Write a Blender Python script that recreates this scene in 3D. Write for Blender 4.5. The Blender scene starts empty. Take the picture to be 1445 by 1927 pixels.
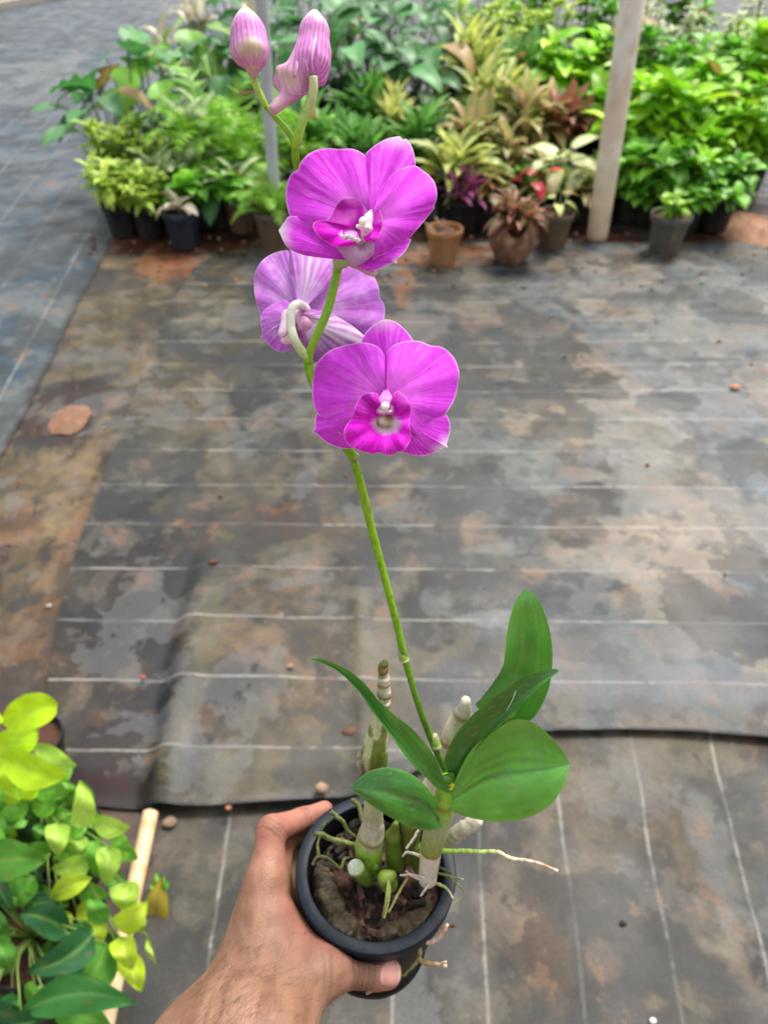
import bpy, math, random
import numpy as np
from mathutils import Vector, Matrix
SC = bpy.context.scene
COL = SC.collection
R_ = math.radians

# ------------------------------------------------------------------ camera
CAM_H = 1.55
PITCH = R_(40)
FPX = 1447.0
CX, CY = 722.5, 963.5
cam = bpy.data.cameras.new('camera')
camo = bpy.data.objects.new('camera', cam); COL.objects.link(camo)
camo.location = (0, 0, CAM_H)
camo.rotation_euler = (R_(90) - PITCH, 0, 0)
cam.sensor_fit = 'VERTICAL'
cam.sensor_height = 36.0
cam.lens = FPX / 1927 * 36.0
cam.clip_start = 0.02
cam.clip_end = 500
cam.dof.use_dof = True
cam.dof.focus_distance = 0.34
cam.dof.aperture_fstop = cam.lens / 2.2
SC.camera = camo

# ------------------------------------------------------------------ light
SUN_EL, SUN_AZ = R_(62), R_(35)        # azimuth measured from +Y towards +X
w = bpy.data.worlds.new('World'); SC.world = w; w.use_nodes = True
nt = w.node_tree
sky = nt.nodes.new('ShaderNodeTexSky'); sky.sky_type = 'NISHITA'; sky.sun_disc = False
sky.sun_elevation = SUN_EL; sky.sun_rotation = SUN_AZ
sky.air_density = 1.0; sky.dust_density = 4.0; sky.ozone_density = 0.6
bg = nt.nodes['Background']; bg.inputs[1].default_value = 0.15
hs = nt.nodes.new('ShaderNodeHueSaturation'); hs.inputs['Saturation'].default_value = .30   # thin white shade cloth over the nursery
nt.links.new(sky.outputs[0], hs.inputs['Color']); nt.links.new(hs.outputs[0], bg.inputs[0])
sun = bpy.data.lights.new('sun', 'SUN'); sun.energy = 1.5; sun.angle = R_(15)
sun.color = (1.0, 0.95, 0.88)
suno = bpy.data.objects.new('sun', sun); COL.objects.link(suno)
sd = Vector((math.sin(SUN_AZ) * math.cos(SUN_EL), math.cos(SUN_AZ) * math.cos(SUN_EL), math.sin(SUN_EL)))
suno.rotation_euler = sd.to_track_quat('Z', 'Y').to_euler()
SC.view_settings.view_transform = 'Standard'
SC.view_settings.look = 'None'
SC.view_settings.exposure = 0.95
SC.view_settings.gamma = 1.0
SC.cycles.max_bounces = 8
SC.cycles.transparent_max_bounces = 8

# ------------------------------------------------------------------ pixel helpers
Fv = np.array([0, math.cos(PITCH), -math.sin(PITCH)])
Uv = np.array([0, math.sin(PITCH), math.cos(PITCH)])
Rv = np.array([1.0, 0, 0])
C0 = np.array([0, 0, CAM_H])
def P(px, py, z):
    px = np.asarray(px, float)[..., None]; py = np.asarray(py, float)[..., None]; z = np.asarray(z, float)[..., None]
    return C0 + z * (Fv + (px - CX) / FPX * Rv + (CY - py) / FPX * Uv)
def plane(px, py, h=0.0):
    d = P(px, py, 1.0) - C0
    t = (h - CAM_H) / d[..., 2]
    return C0 + d * t[..., None]
def wall(px, py, Y):
    d = P(px, py, 1.0) - C0
    return C0 + d * (Y / d[..., 1])

# ------------------------------------------------------------------ noise
rng = np.random.RandomState(7)
_T = rng.rand(256, 256)
def vnoise(x, y, seed=0):
    x = np.asarray(x, float) + seed * 17.37; y = np.asarray(y, float) + seed * 31.91
    xi = np.floor(x).astype(int); yi = np.floor(y).astype(int)
    fx = x - xi; fy = y - yi
    fx = fx * fx * (3 - 2 * fx); fy = fy * fy * (3 - 2 * fy)
    g = lambda a, b: _T[a & 255, b & 255]
    return (g(xi, yi) * (1 - fx) + g(xi + 1, yi) * fx) * (1 - fy) + (g(xi, yi + 1) * (1 - fx) + g(xi + 1, yi + 1) * fx) * fy
def fbm(x, y, seed=0, oct=4):
    r = 0; a = .5; t = 0
    for i in range(oct):
        r = r + a * vnoise(np.asarray(x) * 2 ** i, np.asarray(y) * 2 ** i, seed + i); t += a; a *= .5
    return r / t
def sstep(a, b, x):
    t = np.clip((x - a) / (b - a), 0, 1); return t * t * (3 - 2 * t)
def mix(a, b, t):
    a = np.asarray(a, float); b = np.asarray(b, float); t = np.asarray(t, float)
    return a * (1 - t[..., None]) + b * t[..., None]

# ------------------------------------------------------------------ mesh helpers
def new_obj(name, V, F, mat, parent=None, col=None, smooth=True, world_parent=True, uv=None):
    me = bpy.data.meshes.new(name)
    V = np.asarray(V, float)
    me.from_pydata(V.tolist(), [], [list(map(int, f)) for f in F])
    if col is not None:
        at = me.color_attributes.new('Col', 'FLOAT_COLOR', 'POINT')
        c = np.ones((len(V), 4)); c[:, :3] = np.asarray(col)
        at.data.foreach_set('color', c.ravel())
    if uv is not None:
        ul = me.uv_layers.new(name='UVMap')
        idx = np.zeros(len(me.loops), int); me.loops.foreach_get('vertex_index', idx)
        ul.data.foreach_set('uv', np.asarray(uv, float)[idx].ravel())
    if smooth: me.polygons.foreach_set('use_smooth', [True] * len(me.polygons))
    me.materials.append(mat)
    me.update()
    o = bpy.data.objects.new(name, me); COL.objects.link(o)
    if parent is not None: attach(o, parent)
    return o
def attach(o, parent):
    # keeps o where it stands in the world (parents here are never rotated or scaled)
    o.parent = parent
    off = Vector(parent.get('_w', (0, 0, 0)))
    o.location = Vector(o.location) - off
    o['_w'] = (0.0, 0.0, 0.0)
def empty(name, loc):
    o = bpy.data.objects.new(name, None); COL.objects.link(o); o.location = loc
    o.empty_display_size = .02
    o['_w'] = tuple(float(v) for v in loc)
    return o
def tag(o, label=None, cat=None, group=None, kind=None):
    if label: o['label'] = label
    if cat: o['category'] = cat
    if group: o['group'] = group
    if kind: o['kind'] = kind
    return o

class MB:
    def __init__(s): s.v = []; s.f = []; s.c = []; s.n = 0
    def add(s, V, F, C):
        V = np.asarray(V, float).reshape(-1, 3); C = np.asarray(C, float)
        if C.ndim == 1: C = np.tile(C, (len(V), 1))
        s.v.append(V); s.c.append(C.reshape(-1, 3)); s.f += [[i + s.n for i in f] for f in F]; s.n += len(V)
    def build(s, name, mat, parent=None, smooth=True):
        return new_obj(name, np.vstack(s.v), s.f, mat, parent, np.vstack(s.c), smooth)
def grid_faces(n, m, closed=False):
    F = []
    for i in range(n - 1):
        for j in range(m - (0 if closed else 1)):
            j2 = (j + 1) % m
            F.append((i * m + j, i * m + j2, (i + 1) * m + j2, (i + 1) * m + j))
    return F
def catmull(pts, n, closed=False):
    pts = np.asarray(pts, float)
    if closed: Q = np.vstack([pts[-1], pts, pts[0], pts[1]])
    else: Q = np.vstack([2 * pts[0] - pts[1], pts, 2 * pts[-1] - pts[-2]])
    seg = len(Q) - 3; out = []
    K = 12
    for i in range(seg):
        p0, p1, p2, p3 = Q[i:i + 4]
        for t in np.linspace(0, 1, K, endpoint=False):
            out.append(.5 * (2 * p1 + (p2 - p0) * t + (2 * p0 - 5 * p1 + 4 * p2 - p3) * t * t + (3 * p1 - p0 - 3 * p2 + p3) * t ** 3))
    if not closed: out.append(Q[-2])
    out = np.array(out)
    if closed: out = np.vstack([out, out[0]])
    d = np.r_[0, np.cumsum(np.linalg.norm(np.diff(out, axis=0), axis=1))]
    t = np.linspace(0, d[-1], n + (1 if closed else 0))
    r = np.stack([np.interp(t, d, out[:, k]) for k in range(out.shape[1])], 1)
    return r[:-1] if closed else r
def tube_arrays(path, rad, n=24, seg=10, bumps=0, seed=0, caps=True):
    """path: (k,3) world points, rad: k radii"""
    path = np.asarray(path, float); rad = np.asarray(rad, float)
    Q = catmull(np.c_[path, rad * 1.0], n) if len(path) > 2 else np.stack([np.interp(np.linspace(0, 1, n), [0, 1], np.c_[path, rad][:, k]) for k in range(4)], 1)
    p = Q[:, :3]; r = Q[:, 3]
    T = np.gradient(p, axis=0); T /= np.linalg.norm(T, axis=1)[:, None] + 1e-12
    ref = np.array([0.3, -0.7, .6]); V = []
    side = np.cross(T[0], ref); side /= np.linalg.norm(side)
    for i in range(n):
        side = side - T[i] * side.dot(T[i]); side /= np.linalg.norm(side)
        b = np.cross(T[i], side)
        a = np.linspace(0, 2 * math.pi, seg, endpoint=False)
        rr = r[i] * (1 + bumps * (vnoise(a * 1.3, np.full(seg, i * .6), seed) - .5))
        V.append(p[i] + rr[:, None] * (np.cos(a)[:, None] * side + np.sin(a)[:, None] * b))
    V = np.vstack(V); F = grid_faces(n, seg, True)
    if caps:
        F.append(tuple(range(seg))[::-1]); F.append(tuple((n - 1) * seg + j for j in range(seg)))
    return V, F, np.repeat(np.linspace(0, 1, n), seg)
def tube(name, path, rad, mat, parent=None, colf=(1, 1, 1), n=24, seg=10, bumps=0, seed=0):
    V, F, t = tube_arrays(path, rad, n, seg, bumps, seed)
    col = colf(t, V) if callable(colf) else np.tile(np.array(colf, float), (len(V), 1))
    return new_obj(name, V, F, mat, parent, col)
def lathe_arrays(prof, seg=48):
    V = []; a = np.linspace(0, 2 * math.pi, seg, endpoint=False)
    for r, z in prof: V.append(np.stack([r * np.cos(a), r * np.sin(a), np.full(seg, z)], 1))
    return np.vstack(V), [f[::-1] for f in grid_faces(len(prof), seg, True)]

# ------------------------------------------------------------------ signed distance bodies
def smin(a, b, k):
    h = np.clip(.5 + .5 * (b - a) / k, 0, 1)
    return b * (1 - h) + a * h - k * h * (1 - h)
def cone(a, b, ra, rb, flat=None):
    a = np.array(a, float); b = np.array(b, float); ba = b - a; L = ba.dot(ba) + 1e-12
    def f(p):
        pa = p - a
        t = np.clip(pa @ ba / L, 0, 1)
        d = pa - t[..., None] * ba
        r = ra + (rb - ra) * t
        if flat is not None:
            n, s = flat; n = np.array(n, float); n = n / np.linalg.norm(n)
            k = d @ n
            d = d + (k * (s - 1))[..., None] * n
        return np.sqrt((d * d).sum(-1)) - r
    return f
def surface_nets(f, lo, hi, res):
    lo = np.array(lo, float); hi = np.array(hi, float)
    n = np.ceil((hi - lo) / res).astype(int) + 1
    X = [lo[i] + res * np.arange(n[i]) for i in range(3)]
    g = np.zeros(n)
    B = 12
    for i in range(0, n[0], B):
        for j in range(0, n[1], B):
            for k in range(0, n[2], B):
                xs, ys, zs = X[0][i:i + B], X[1][j:j + B], X[2][k:k + B]
                cc = np.array([[xs.mean(), ys.mean(), zs.mean()]]); d0 = float(f(cc)[0])
                if abs(d0) > B * res * 1.75: g[i:i + B, j:j + B, k:k + B] = d0
                else: g[i:i + B, j:j + B, k:k + B] = f(np.stack(np.meshgrid(xs, ys, zs, indexing='ij'), -1))
    s = g < 0
    c = n - 1
    acc = np.zeros(tuple(c) + (3,)); cnt = np.zeros(tuple(c))
    for ax in range(3):
        o1, o2 = [a for a in range(3) if a != ax]
        for d1 in (0, 1):
            for d2 in (0, 1):
                st = [0, 0, 0]; st[o1] = d1; st[o2] = d2
                en = list(st); en[ax] = 1
                A = g[tuple(slice(st[k], st[k] + c[k]) for k in range(3))]
                B = g[tuple(slice(en[k], en[k] + c[k]) for k in range(3))]
                m = (A < 0) != (B < 0)
                t = np.where(m, A / np.where(m, A - B, 1), 0)
                for k in range(3):
                    acc[..., k] += np.where(m, t if k == ax else st[k], 0)
                cnt += m
    act = cnt > 0
    idx = -np.ones(tuple(c), int); idx[act] = np.arange(act.sum())
    ijk = np.argwhere(act)
    V = lo + res * (ijk + acc[act] / cnt[act][:, None])
    F = []
    for ax in range(3):
        o1, o2 = (ax + 1) % 3, (ax + 2) % 3
        A = np.take(s, range(0, n[ax] - 1), ax); B = np.take(s, range(1, n[ax]), ax)
        e = np.argwhere(A != B)
        e = e[(e[:, o1] > 0) & (e[:, o2] > 0) & (e[:, o1] < n[o1] - 1) & (e[:, o2] < n[o2] - 1)]
        def q(da, db):
            k = e.copy(); k[:, o1] -= da; k[:, o2] -= db
            return idx[tuple(k.T)]
        Q = np.stack([q(1, 1), q(0, 1), q(0, 0), q(1, 0)], 1)
        fl = s[tuple(e.T)]
        Q[~fl] = Q[~fl][:, ::-1]
        F.append(Q)
    F = np.vstack(F)
    for _ in range(2):
        e = res * .3
        d = f(V); G = np.stack([f(V + np.eye(3)[k] * e) - f(V - np.eye(3)[k] * e) for k in range(3)], -1) / (2 * e)
        V = V - (d / np.maximum((G * G).sum(-1), .2))[:, None] * G
    return V, F

# ------------------------------------------------------------------ materials
def mat_attr(name, rough=.5, transl=0.0, noise=0.0, nscale=60, bump=0.0, bscale=200, spec=.5, sss=0.0, coat=0.0, tint=None, sssr=(1, .35, .2), sssc=.01):
    m = bpy.data.materials.new(name); m.use_nodes = True; t = m.node_tree; N = t.nodes; L = t.links
    b = N['Principled BSDF']; out = N['Material Output']
    a = N.new('ShaderNodeAttribute'); a.attribute_name = 'Col'
    src = a.outputs['Color']
    tc = N.new('ShaderNodeTexCoord')
    if noise > 0:
        nz = N.new('ShaderNodeTexNoise'); nz.inputs['Scale'].default_value = nscale; nz.inputs['Detail'].default_value = 6
        L.new(tc.outputs['Object'], nz.inputs['Vector'])
        mr = N.new('ShaderNodeMapRange'); mr.inputs[1].default_value = .3; mr.inputs[2].default_value = .7
        mr.inputs[3].default_value = 1 - noise; mr.inputs[4].default_value = 1 + noise
        L.new(nz.outputs[0], mr.inputs[0])
        mu = N.new('ShaderNodeVectorMath'); mu.operation = 'SCALE'
        L.new(src, mu.inputs[0]); L.new(mr.outputs[0], mu.inputs['Scale']); src = mu.outputs[0]
    L.new(src, b.inputs['Base Color'])
    b.inputs['Roughness'].default_value = rough
    b.inputs['Specular IOR Level'].default_value = spec
    if sss > 0:
        b.inputs['Subsurface Weight'].default_value = sss; b.inputs['Subsurface Radius'].default_value = sssr
        b.inputs['Subsurface Scale'].default_value = sssc
    if coat > 0: b.inputs['Coat Weight'].default_value = coat; b.inputs['Coat Roughness'].default_value = .16
    if bump > 0:
        nb = N.new('ShaderNodeTexNoise'); nb.inputs['Scale'].default_value = bscale; nb.inputs['Detail'].default_value = 4
        L.new(tc.outputs['Object'], nb.inputs['Vector'])
        bp = N.new('ShaderNodeBump'); bp.inputs['Strength'].default_value = bump; bp.inputs['Distance'].default_value = .3 / bscale
        L.new(nb.outputs[0], bp.inputs['Height']); L.new(bp.outputs[0], b.inputs['Normal'])
    if transl > 0:
        tr = N.new('ShaderNodeBsdfTranslucent'); L.new(src, tr.inputs['Color'])
        mx = N.new('ShaderNodeMixShader'); mx.inputs[0].default_value = transl
        L.new(b.outputs[0], mx.inputs[1]); L.new(tr.outputs[0], mx.inputs[2]); L.new(mx.outputs[0], out.inputs[0])
    return m
M_leaf = mat_attr('leaf_surface', rough=.42, transl=.3, noise=.18, nscale=25, spec=.45)
M_orleaf = mat_attr('orchid_leaf_surface', rough=.30, transl=.12, noise=.10, nscale=90, spec=.45, bump=.05, bscale=50, coat=.3)
M_petal = mat_attr('petal_surface', rough=.55, transl=.38, noise=.07, nscale=260, spec=.25, bump=.3, bscale=1100)
M_bud = mat_attr('bud_surface', rough=.45, noise=.10, nscale=300, spec=.35, sss=.25, sssc=.004, sssr=(1, .5, .8))
M_stem = mat_attr('stem_surface', rough=.4, noise=.14, nscale=500, spec=.4, sss=.1, sssc=.002, sssr=(.6, 1, .2))
M_plast = mat_attr('plastic', rough=.42, noise=.15, nscale=40, spec=.16, bump=.25, bscale=500)
M_matte = mat_attr('matte', rough=.85, noise=.35, nscale=120, spec=.25, bump=.7, bscale=300)
M_bark = mat_attr('bark', rough=.75, noise=.5, nscale=220, spec=.35, bump=1.0, bscale=450)
M_pipe = mat_attr('pipe', rough=.45, noise=.12, nscale=12, spec=.4)
M_root = mat_attr('root_surface', rough=.7, noise=.25, nscale=700, spec=.2, bump=.5, bscale=900)
M_nail = mat_attr('nail', rough=.25, noise=.03, nscale=300, spec=.5, sss=.2, sssc=.003)
M_hair = mat_attr('hair', rough=.6)
def mat_skin():
    m = mat_attr('skin', rough=.5, noise=.13, nscale=110, spec=.35, sss=.13, sssc=.004)
    t = m.node_tree; N = t.nodes; L = t.links; b = N['Principled BSDF']
    tc = N.new('ShaderNodeTexCoord')
    v = N.new('ShaderNodeTexVoronoi'); v.inputs['Scale'].default_value = 900; L.new(tc.outputs['Object'], v.inputs['Vector'])
    n2 = N.new('ShaderNodeTexNoise'); n2.inputs['Scale'].default_value = 260; n2.inputs['Detail'].default_value = 6; L.new(tc.outputs['Object'], n2.inputs['Vector'])
    ad = N.new('ShaderNodeMath'); ad.operation = 'ADD'; L.new(v.outputs['Distance'], ad.inputs[0]); L.new(n2.outputs[0], ad.inputs[1])
    bp = N.new('ShaderNodeBump'); bp.inputs['Strength'].default_value = .3; bp.inputs['Distance'].default_value = .0007
    L.new(ad.outputs[0], bp.inputs['Height']); L.new(bp.outputs[0], b.inputs['Normal'])
    return m
M_skin = mat_skin()

# ================================================================== GROUND
def mat_fabric(name, seam=.19, rough=.5, seam_amt=.6, weave=900):
    m = mat_attr(name, rough=rough, noise=.3, nscale=22, spec=.36)
    t = m.node_tree; N = t.nodes; L = t.links; b = N['Principled BSDF']
    src = b.inputs['Base Color'].links[0].from_socket
    uv = N.new('ShaderNodeUVMap'); uv.uv_map = 'UVMap'
    sp = N.new('ShaderNodeSeparateXYZ'); L.new(uv.outputs[0], sp.inputs[0])
    def math_(op, a, b_=None, c=None):
        k = N.new('ShaderNodeMath'); k.operation = op
        for i, x in enumerate((a, b_, c)):
            if x is None: continue
            if isinstance(x, (int, float)): k.inputs[i].default_value = x
            else: L.new(x, k.inputs[i])
        return k.outputs[0]
    # stitched line every `seam` metres across the sheet
    w0 = N.new('ShaderNodeTexNoise'); w0.inputs['Scale'].default_value = 6; w0.inputs['Detail'].default_value = 4; tc = N.new('ShaderNodeTexCoord'); L.new(tc.outputs['Object'], w0.inputs['Vector'])
    d = math_('PINGPONG', math_('MULTIPLY_ADD', w0.outputs[0], .016, sp.outputs['Y']), seam / 2)          # 0 at a seam
    ln = math_('SUBTRACT', 1.0, math_('SMOOTH_MIN', math_('DIVIDE', d, .0050), 1.0, .15))
    ring = math_('ABSOLUTE', math_('SINE', math_('ADD', math_('MULTIPLY', sp.outputs['X'], 2 * math.pi / .011), math_('MULTIPLY', d, 500))))
    ring = math_('MULTIPLY_ADD', ring, .7, .3)
    nz = N.new('ShaderNodeTexNoise'); nz.inputs['Scale'].default_value = 5.5; nz.inputs['Detail'].default_value = 5
    L.new(tc.outputs['Object'], nz.inputs['Vector'])
    wear = N.new('ShaderNodeMapRange'); wear.inputs[1].default_value = .36; wear.inputs[2].default_value = .62
    wear.inputs[3].default_value = .25; wear.inputs[4].default_value = 1.0; L.new(nz.outputs[0], wear.inputs[0])
    k = math_('MULTIPLY', math_('MULTIPLY', math_('MAXIMUM', ln, 0.0), ring), math_('MULTIPLY', wear.outputs[0], seam_amt))
    mx = N.new('ShaderNodeMix'); mx.data_type = 'RGBA'; L.new(k, mx.inputs[0]); L.new(src, mx.inputs[6]); mx.inputs[7].default_value = (.50, .48, .44, 1)
    wn = N.new('ShaderNodeTexNoise'); wn.inputs['Scale'].default_value = 8.5; wn.inputs['Detail'].default_value = 9; wn.inputs['Roughness'].default_value = .62; L.new(tc.outputs['Object'], wn.inputs['Vector'])
    last = mx.outputs[2]
    wb = N.new('ShaderNodeTexNoise'); wb.inputs['Scale'].default_value = 2.6; wb.inputs['Detail'].default_value = 10; wb.inputs['Roughness'].default_value = .6; wb.inputs['Distortion'].default_value = .3; L.new(tc.outputs['Object'], wb.inputs['Vector'])
    for nz_, lo, hi, cc, amt in ((wn, .535, .56, (.13, .11, .085, 1), .3), (wn, .45, .435, (.016, .018, .018, 1), .45), (wb, .455, .445, (.014, .0155, .0155, 1), .62), (wb, .555, .565, (.13, .135, .135, 1), .32), (wn, .62, .64, (.18, .10, .055, 1), .4)):
        r1 = N.new('ShaderNodeMapRange'); r1.inputs[1].default_value = lo; r1.inputs[2].default_value = hi; r1.inputs[3].default_value = 0; r1.inputs[4].default_value = amt; L.new(nz_.outputs[0], r1.inputs[0])
        m2 = N.new('ShaderNodeMix'); m2.data_type = 'RGBA'; L.new(r1.outputs[0], m2.inputs[0]); L.new(last, m2.inputs[6]); m2.inputs[7].default_value = cc; last = m2.outputs[2]
    # fine speckle of grit
    g = N.new('ShaderNodeTexNoise'); g.inputs['Scale'].default_value = 190; g.inputs['Detail'].default_value = 3; L.new(tc.outputs['Object'], g.inputs['Vector'])
    gr = N.new('ShaderNodeMapRange'); gr.inputs[1].default_value = .3; gr.inputs[2].default_value = .7; gr.inputs[3].default_value = .8; gr.inputs[4].default_value = 1.2
    L.new(g.outputs[0], gr.inputs[0])
    sc = N.new('ShaderNodeVectorMath'); sc.operation = 'SCALE'; L.new(last, sc.inputs[0]); L.new(gr.outputs[0], sc.inputs['Scale'])
    L.new(sc.outputs[0], b.inputs['Base Color'])
    # weave
    wx = math_('SINE', math_('MULTIPLY', sp.outputs['X'], 2 * math.pi / .0035)); wy = math_('SINE', math_('MULTIPLY', sp.outputs['Y'], 2 * math.pi / .0035))
    h = math_('MULTIPLY_ADD', math_('MULTIPLY', wx, wy), .25, math_('MULTIPLY', g.outputs[0], 1.0))
    bp = N.new('ShaderNodeBump'); bp.inputs['Strength'].default_value = .35; bp.inputs['Distance'].default_value = .002
    L.new(math_('ADD', h, math_('MULTIPLY', ln, .6)), bp.inputs['Height']); L.new(bp.outputs[0], b.inputs['Normal'])
    rr = N.new('ShaderNodeMapRange'); rr.inputs[1].default_value = .35; rr.inputs[2].default_value = .65; rr.inputs[3].default_value = rough - .12; rr.inputs[4].default_value = rough + .2
    L.new(nz.outputs[0], rr.inputs[0]); L.new(rr.outputs[0], b.inputs['Roughness'])
    return m
M_fabA = mat_fabric('woven_fabric_cross', seam=.1938, rough=.38, seam_amt=.8)
M_fabB = mat_fabric('woven_fabric_long', seam=.168, rough=.48, seam_amt=.62)
M_fabC = mat_fabric('woven_fabric_grey', seam=.26, rough=.4, seam_amt=.8)
M_fabD = mat_fabric('woven_fabric_dirty', seam=.4, rough=.55, seam_amt=.06)
M_soil = mat_attr('red_soil', rough=.9, noise=.45, nscale=9, spec=.2, bump=.8, bscale=60)

def blob(X, Y, px, py, rx, ry, seed, warp=.9, fr=5.0, edge=.12, h=0.0):
    edge = max(edge, .08)
    c = plane(px, py, h); ex = plane(px + rx, py, h) - c; ey = plane(px, py - ry, h) - c
    x = (X - c[0]) / abs(ex[0]); y = (Y - c[1]) / abs(ey[1])
    d = np.sqrt(x * x + y * y) + warp * 2.2 * (fbm(X * fr, Y * fr, seed, 5) - .5) + .5 * (fbm(X * 30, Y * 26, seed, 3) - .5)
    return 1 - sstep(1 - edge, 1 + edge, d)

def edge_curve(pts, h=0.0):
    p = plane([a for a, b in pts], [b for a, b in pts], h)
    return p[:, :2]

# soil: one sheet to the horizon
n = 60
g1 = np.sinh(np.linspace(-5, 5, n)) / np.sinh(5) * 60
GX, GY = np.meshgrid(g1, g1 + 3, indexing='ij')
sc_ = mix((.16, .07, .035), (.25, .12, .065), fbm(GX * 2, GY * 2, 3)).reshape(-1, 3)
tag(new_obj('ground', np.stack([GX, GY, np.zeros_like(GX)], -1).reshape(-1, 3), grid_faces(n, n), M_soil, col=sc_), kind='structure')

def sheet(name, X, Y, Z, col, uvx, uvy, mat, k=.46):
    col = np.clip(.085 * (np.clip(col * k, .004, 1) / .085) ** 1.5, .007, .20) * np.array((.96, 1.0, .98)); g_ = col.mean(-1, keepdims=True); col = np.clip(g_ + (col - g_) * 1.0 + (col - .07) * .12, .008, 1)
    ni, nj = X.shape
    V = np.stack([X, Y, Z], -1).reshape(-1, 3)
    o = new_obj(name, V, [f[::-1] for f in grid_faces(ni, nj)], mat, col=col.reshape(-1, 3), uv=np.stack([uvx, uvy], -1).reshape(-1, 2))
    return tag(o, kind='structure')

DARK = (.045, .046, .045); GREY = (.115, .122, .128); TAN = (.27, .225, .17); BROWN = (.14, .10, .068); ORNG = (.38, .19, .10); PALE = (.30, .285, .275); BLUE = (.10, .118, .135)

# --- near sheet, lengthwise stitched, lies lowest
def near_sheet():
    ni, nj = 330, 300
    s = np.linspace(0, 1, ni); t = np.linspace(0, 1, nj)
    X = -1.6 + 4.2 * s[:, None] + 0 * t[None]; Y = -1.1 + 2.55 * t[None] + 0 * X
    Z = .006 + .004 * fbm(X * 3, Y * 3, 11)
    f1 = fbm(X * 3.2, Y * 2.2, 21, 5); f2 = fbm(X * 7, Y * 6, 22, 5); f3 = fbm(X * 2, Y * 1.6, 23, 5)
    c = mix((.125, .118, .108), (.19, .16, .125), sstep(.42, .58, f1))
    c = mix(c, (.20, .135, .092), sstep(.52, .6, f3) * .8)
    c = mix(c, (.08, .082, .08), sstep(.56, .6, f2) * .55)
    c = mix(c, TAN, (1 - sstep(.33, .37, fbm(X * 5, Y * 4, 25, 5))) * .55)
    for i, (px, py, rx, ry, cc, a) in enumerate([
        (1335, 1590, 38, 90, (.20, .20, .195), .85), (1360, 1760, 50, 60, (.27, .235, .20), .8), (1130, 1810, 24, 34, (.36, .26, .19), .8),
        (1020, 1780, 70, 130, (.30, .19, .12), .6), (1250, 1720, 70, 70, DARK, .5), (1420, 1820, 16, 40, DARK, .7), (1190, 1660, 26, 40, (.2, .195, .19), .6),
        (1330, 1420, 70, 40, (.22, .195, .15), .7), (1310, 1700, 14, 14, TAN, .8), (1230, 1890, 16, 14, (.45, .32, .2), .8),
        (960, 1650, 50, 80, (.2, .17, .14), .5), (430, 1650, 90, 60, (.15, .14, .11), .5), (900, 1850, 60, 60, (.15, .145, .14), .6),
        (1400, 1650, 30, 60, (.13, .125, .10), .6), (1050, 1590, 40, 60, (.12, .12, .12), .6)]):
        c = mix(c, cc, blob(X, Y, px, py, rx, ry, 40 + i, .8, 9) * a)
    A = plane(1058, 1500)[:2]; B = plane(1107, 1927)[:2]; dr = (A - B) / np.linalg.norm(A - B); nr = np.array([dr[1], -dr[0]])
    # the lines fan out a little towards the camera
    u = (X - B[0]) * dr[0] + (Y - B[1]) * dr[1]; v = (X - B[0]) * nr[0] + (Y - B[1]) * nr[1]
    v = v * (1 - .12 * u) + .006 * (fbm(X * 3, Y * 3, 5) - .5)
    sheet('ground_fabric', X, Y, Z, c, u, v, M_fabB, k=.42)
near_sheet()

# --- brown middle strip, running away from the viewer
def strip_sheet():
    L = edge_curve([(-330, 1500), (-60, 1010), (70, 800), (130, 660), (205, 480), (250, 395), (300, 250)])
    Rr = edge_curve([(140, 1560), (125, 1300), (165, 1085), (235, 900), (335, 640), (400, 515), (500, 440), (520, 400)])
    nj = 420; ni = 120
    L = L + np.array((-.12, 0)); Lc = catmull(L, nj); Rc = catmull(Rr, nj)
    s = np.linspace(0, 1, ni)[:, None]
    X = Lc[None, :, 0] * (1 - s) + Rc[None, :, 0] * s; Y = Lc[None, :, 1] * (1 - s) + Rc[None, :, 1] * s
    wr = fbm((X + Y * .28) * 14, Y * .8, 61)
    Z = .010 + .008 * fbm(X * 4, Y * 1.5, 60) + .008 * wr
    f1 = fbm((X + .28 * Y) * 6, Y * 1.8, 62, 5); f2 = fbm(X * 8, Y * 6, 63, 5)
    c = mix((.150, .118, .078), (.215, .165, .108), sstep(.4, .62, f1))
    c = mix(c, (.10, .065, .045), sstep(.55, .62, f2) * .7)
    c = mix(c, (.155, .15, .145), sstep(.56, .66, fbm(X * 3, Y * 1.5, 66)) * .5)
    for i, (px, py, rx, ry, cc, a) in enumerate([
        (95, 1090, 22, 170, (.26, .18, .12), .7), (150, 900, 30, 90, (.26, .2, .13), .6), (60, 1250, 60, 120, (.14, .09, .06), .6),
        (200, 620, 60, 70, (.15, .125, .075), .6), (130, 780, 75, 55, (.07, .04, .028), .75), (330, 500, 60, 30, (.30, .14, .07), .8), (240, 480, 40, 22, (.17, .13, .09), .7),
        (30, 1010, 40, 40, (.28, .16, .10), .5), (240, 560, 30, 40, (.2, .16, .12), .5), (160, 1000, 20, 70, (.24, .13, .08), .7), (20, 1280, 60, 60, (.2, .13, .09), .5)]):
        c = mix(c, cc, blob(X, Y, px, py, rx, ry, 70 + i, .7, 7) * a)
    d = (s + 0 * X)
    c = mix(c, (.05, .035, .025), (1 - sstep(.04, .12, d + .06 * (f2 - .5))) * .8)
    sheet('ground_fabric', X, Y, Z, c, Y, X + .3 * Y, M_fabD)
strip_sheet()

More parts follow.
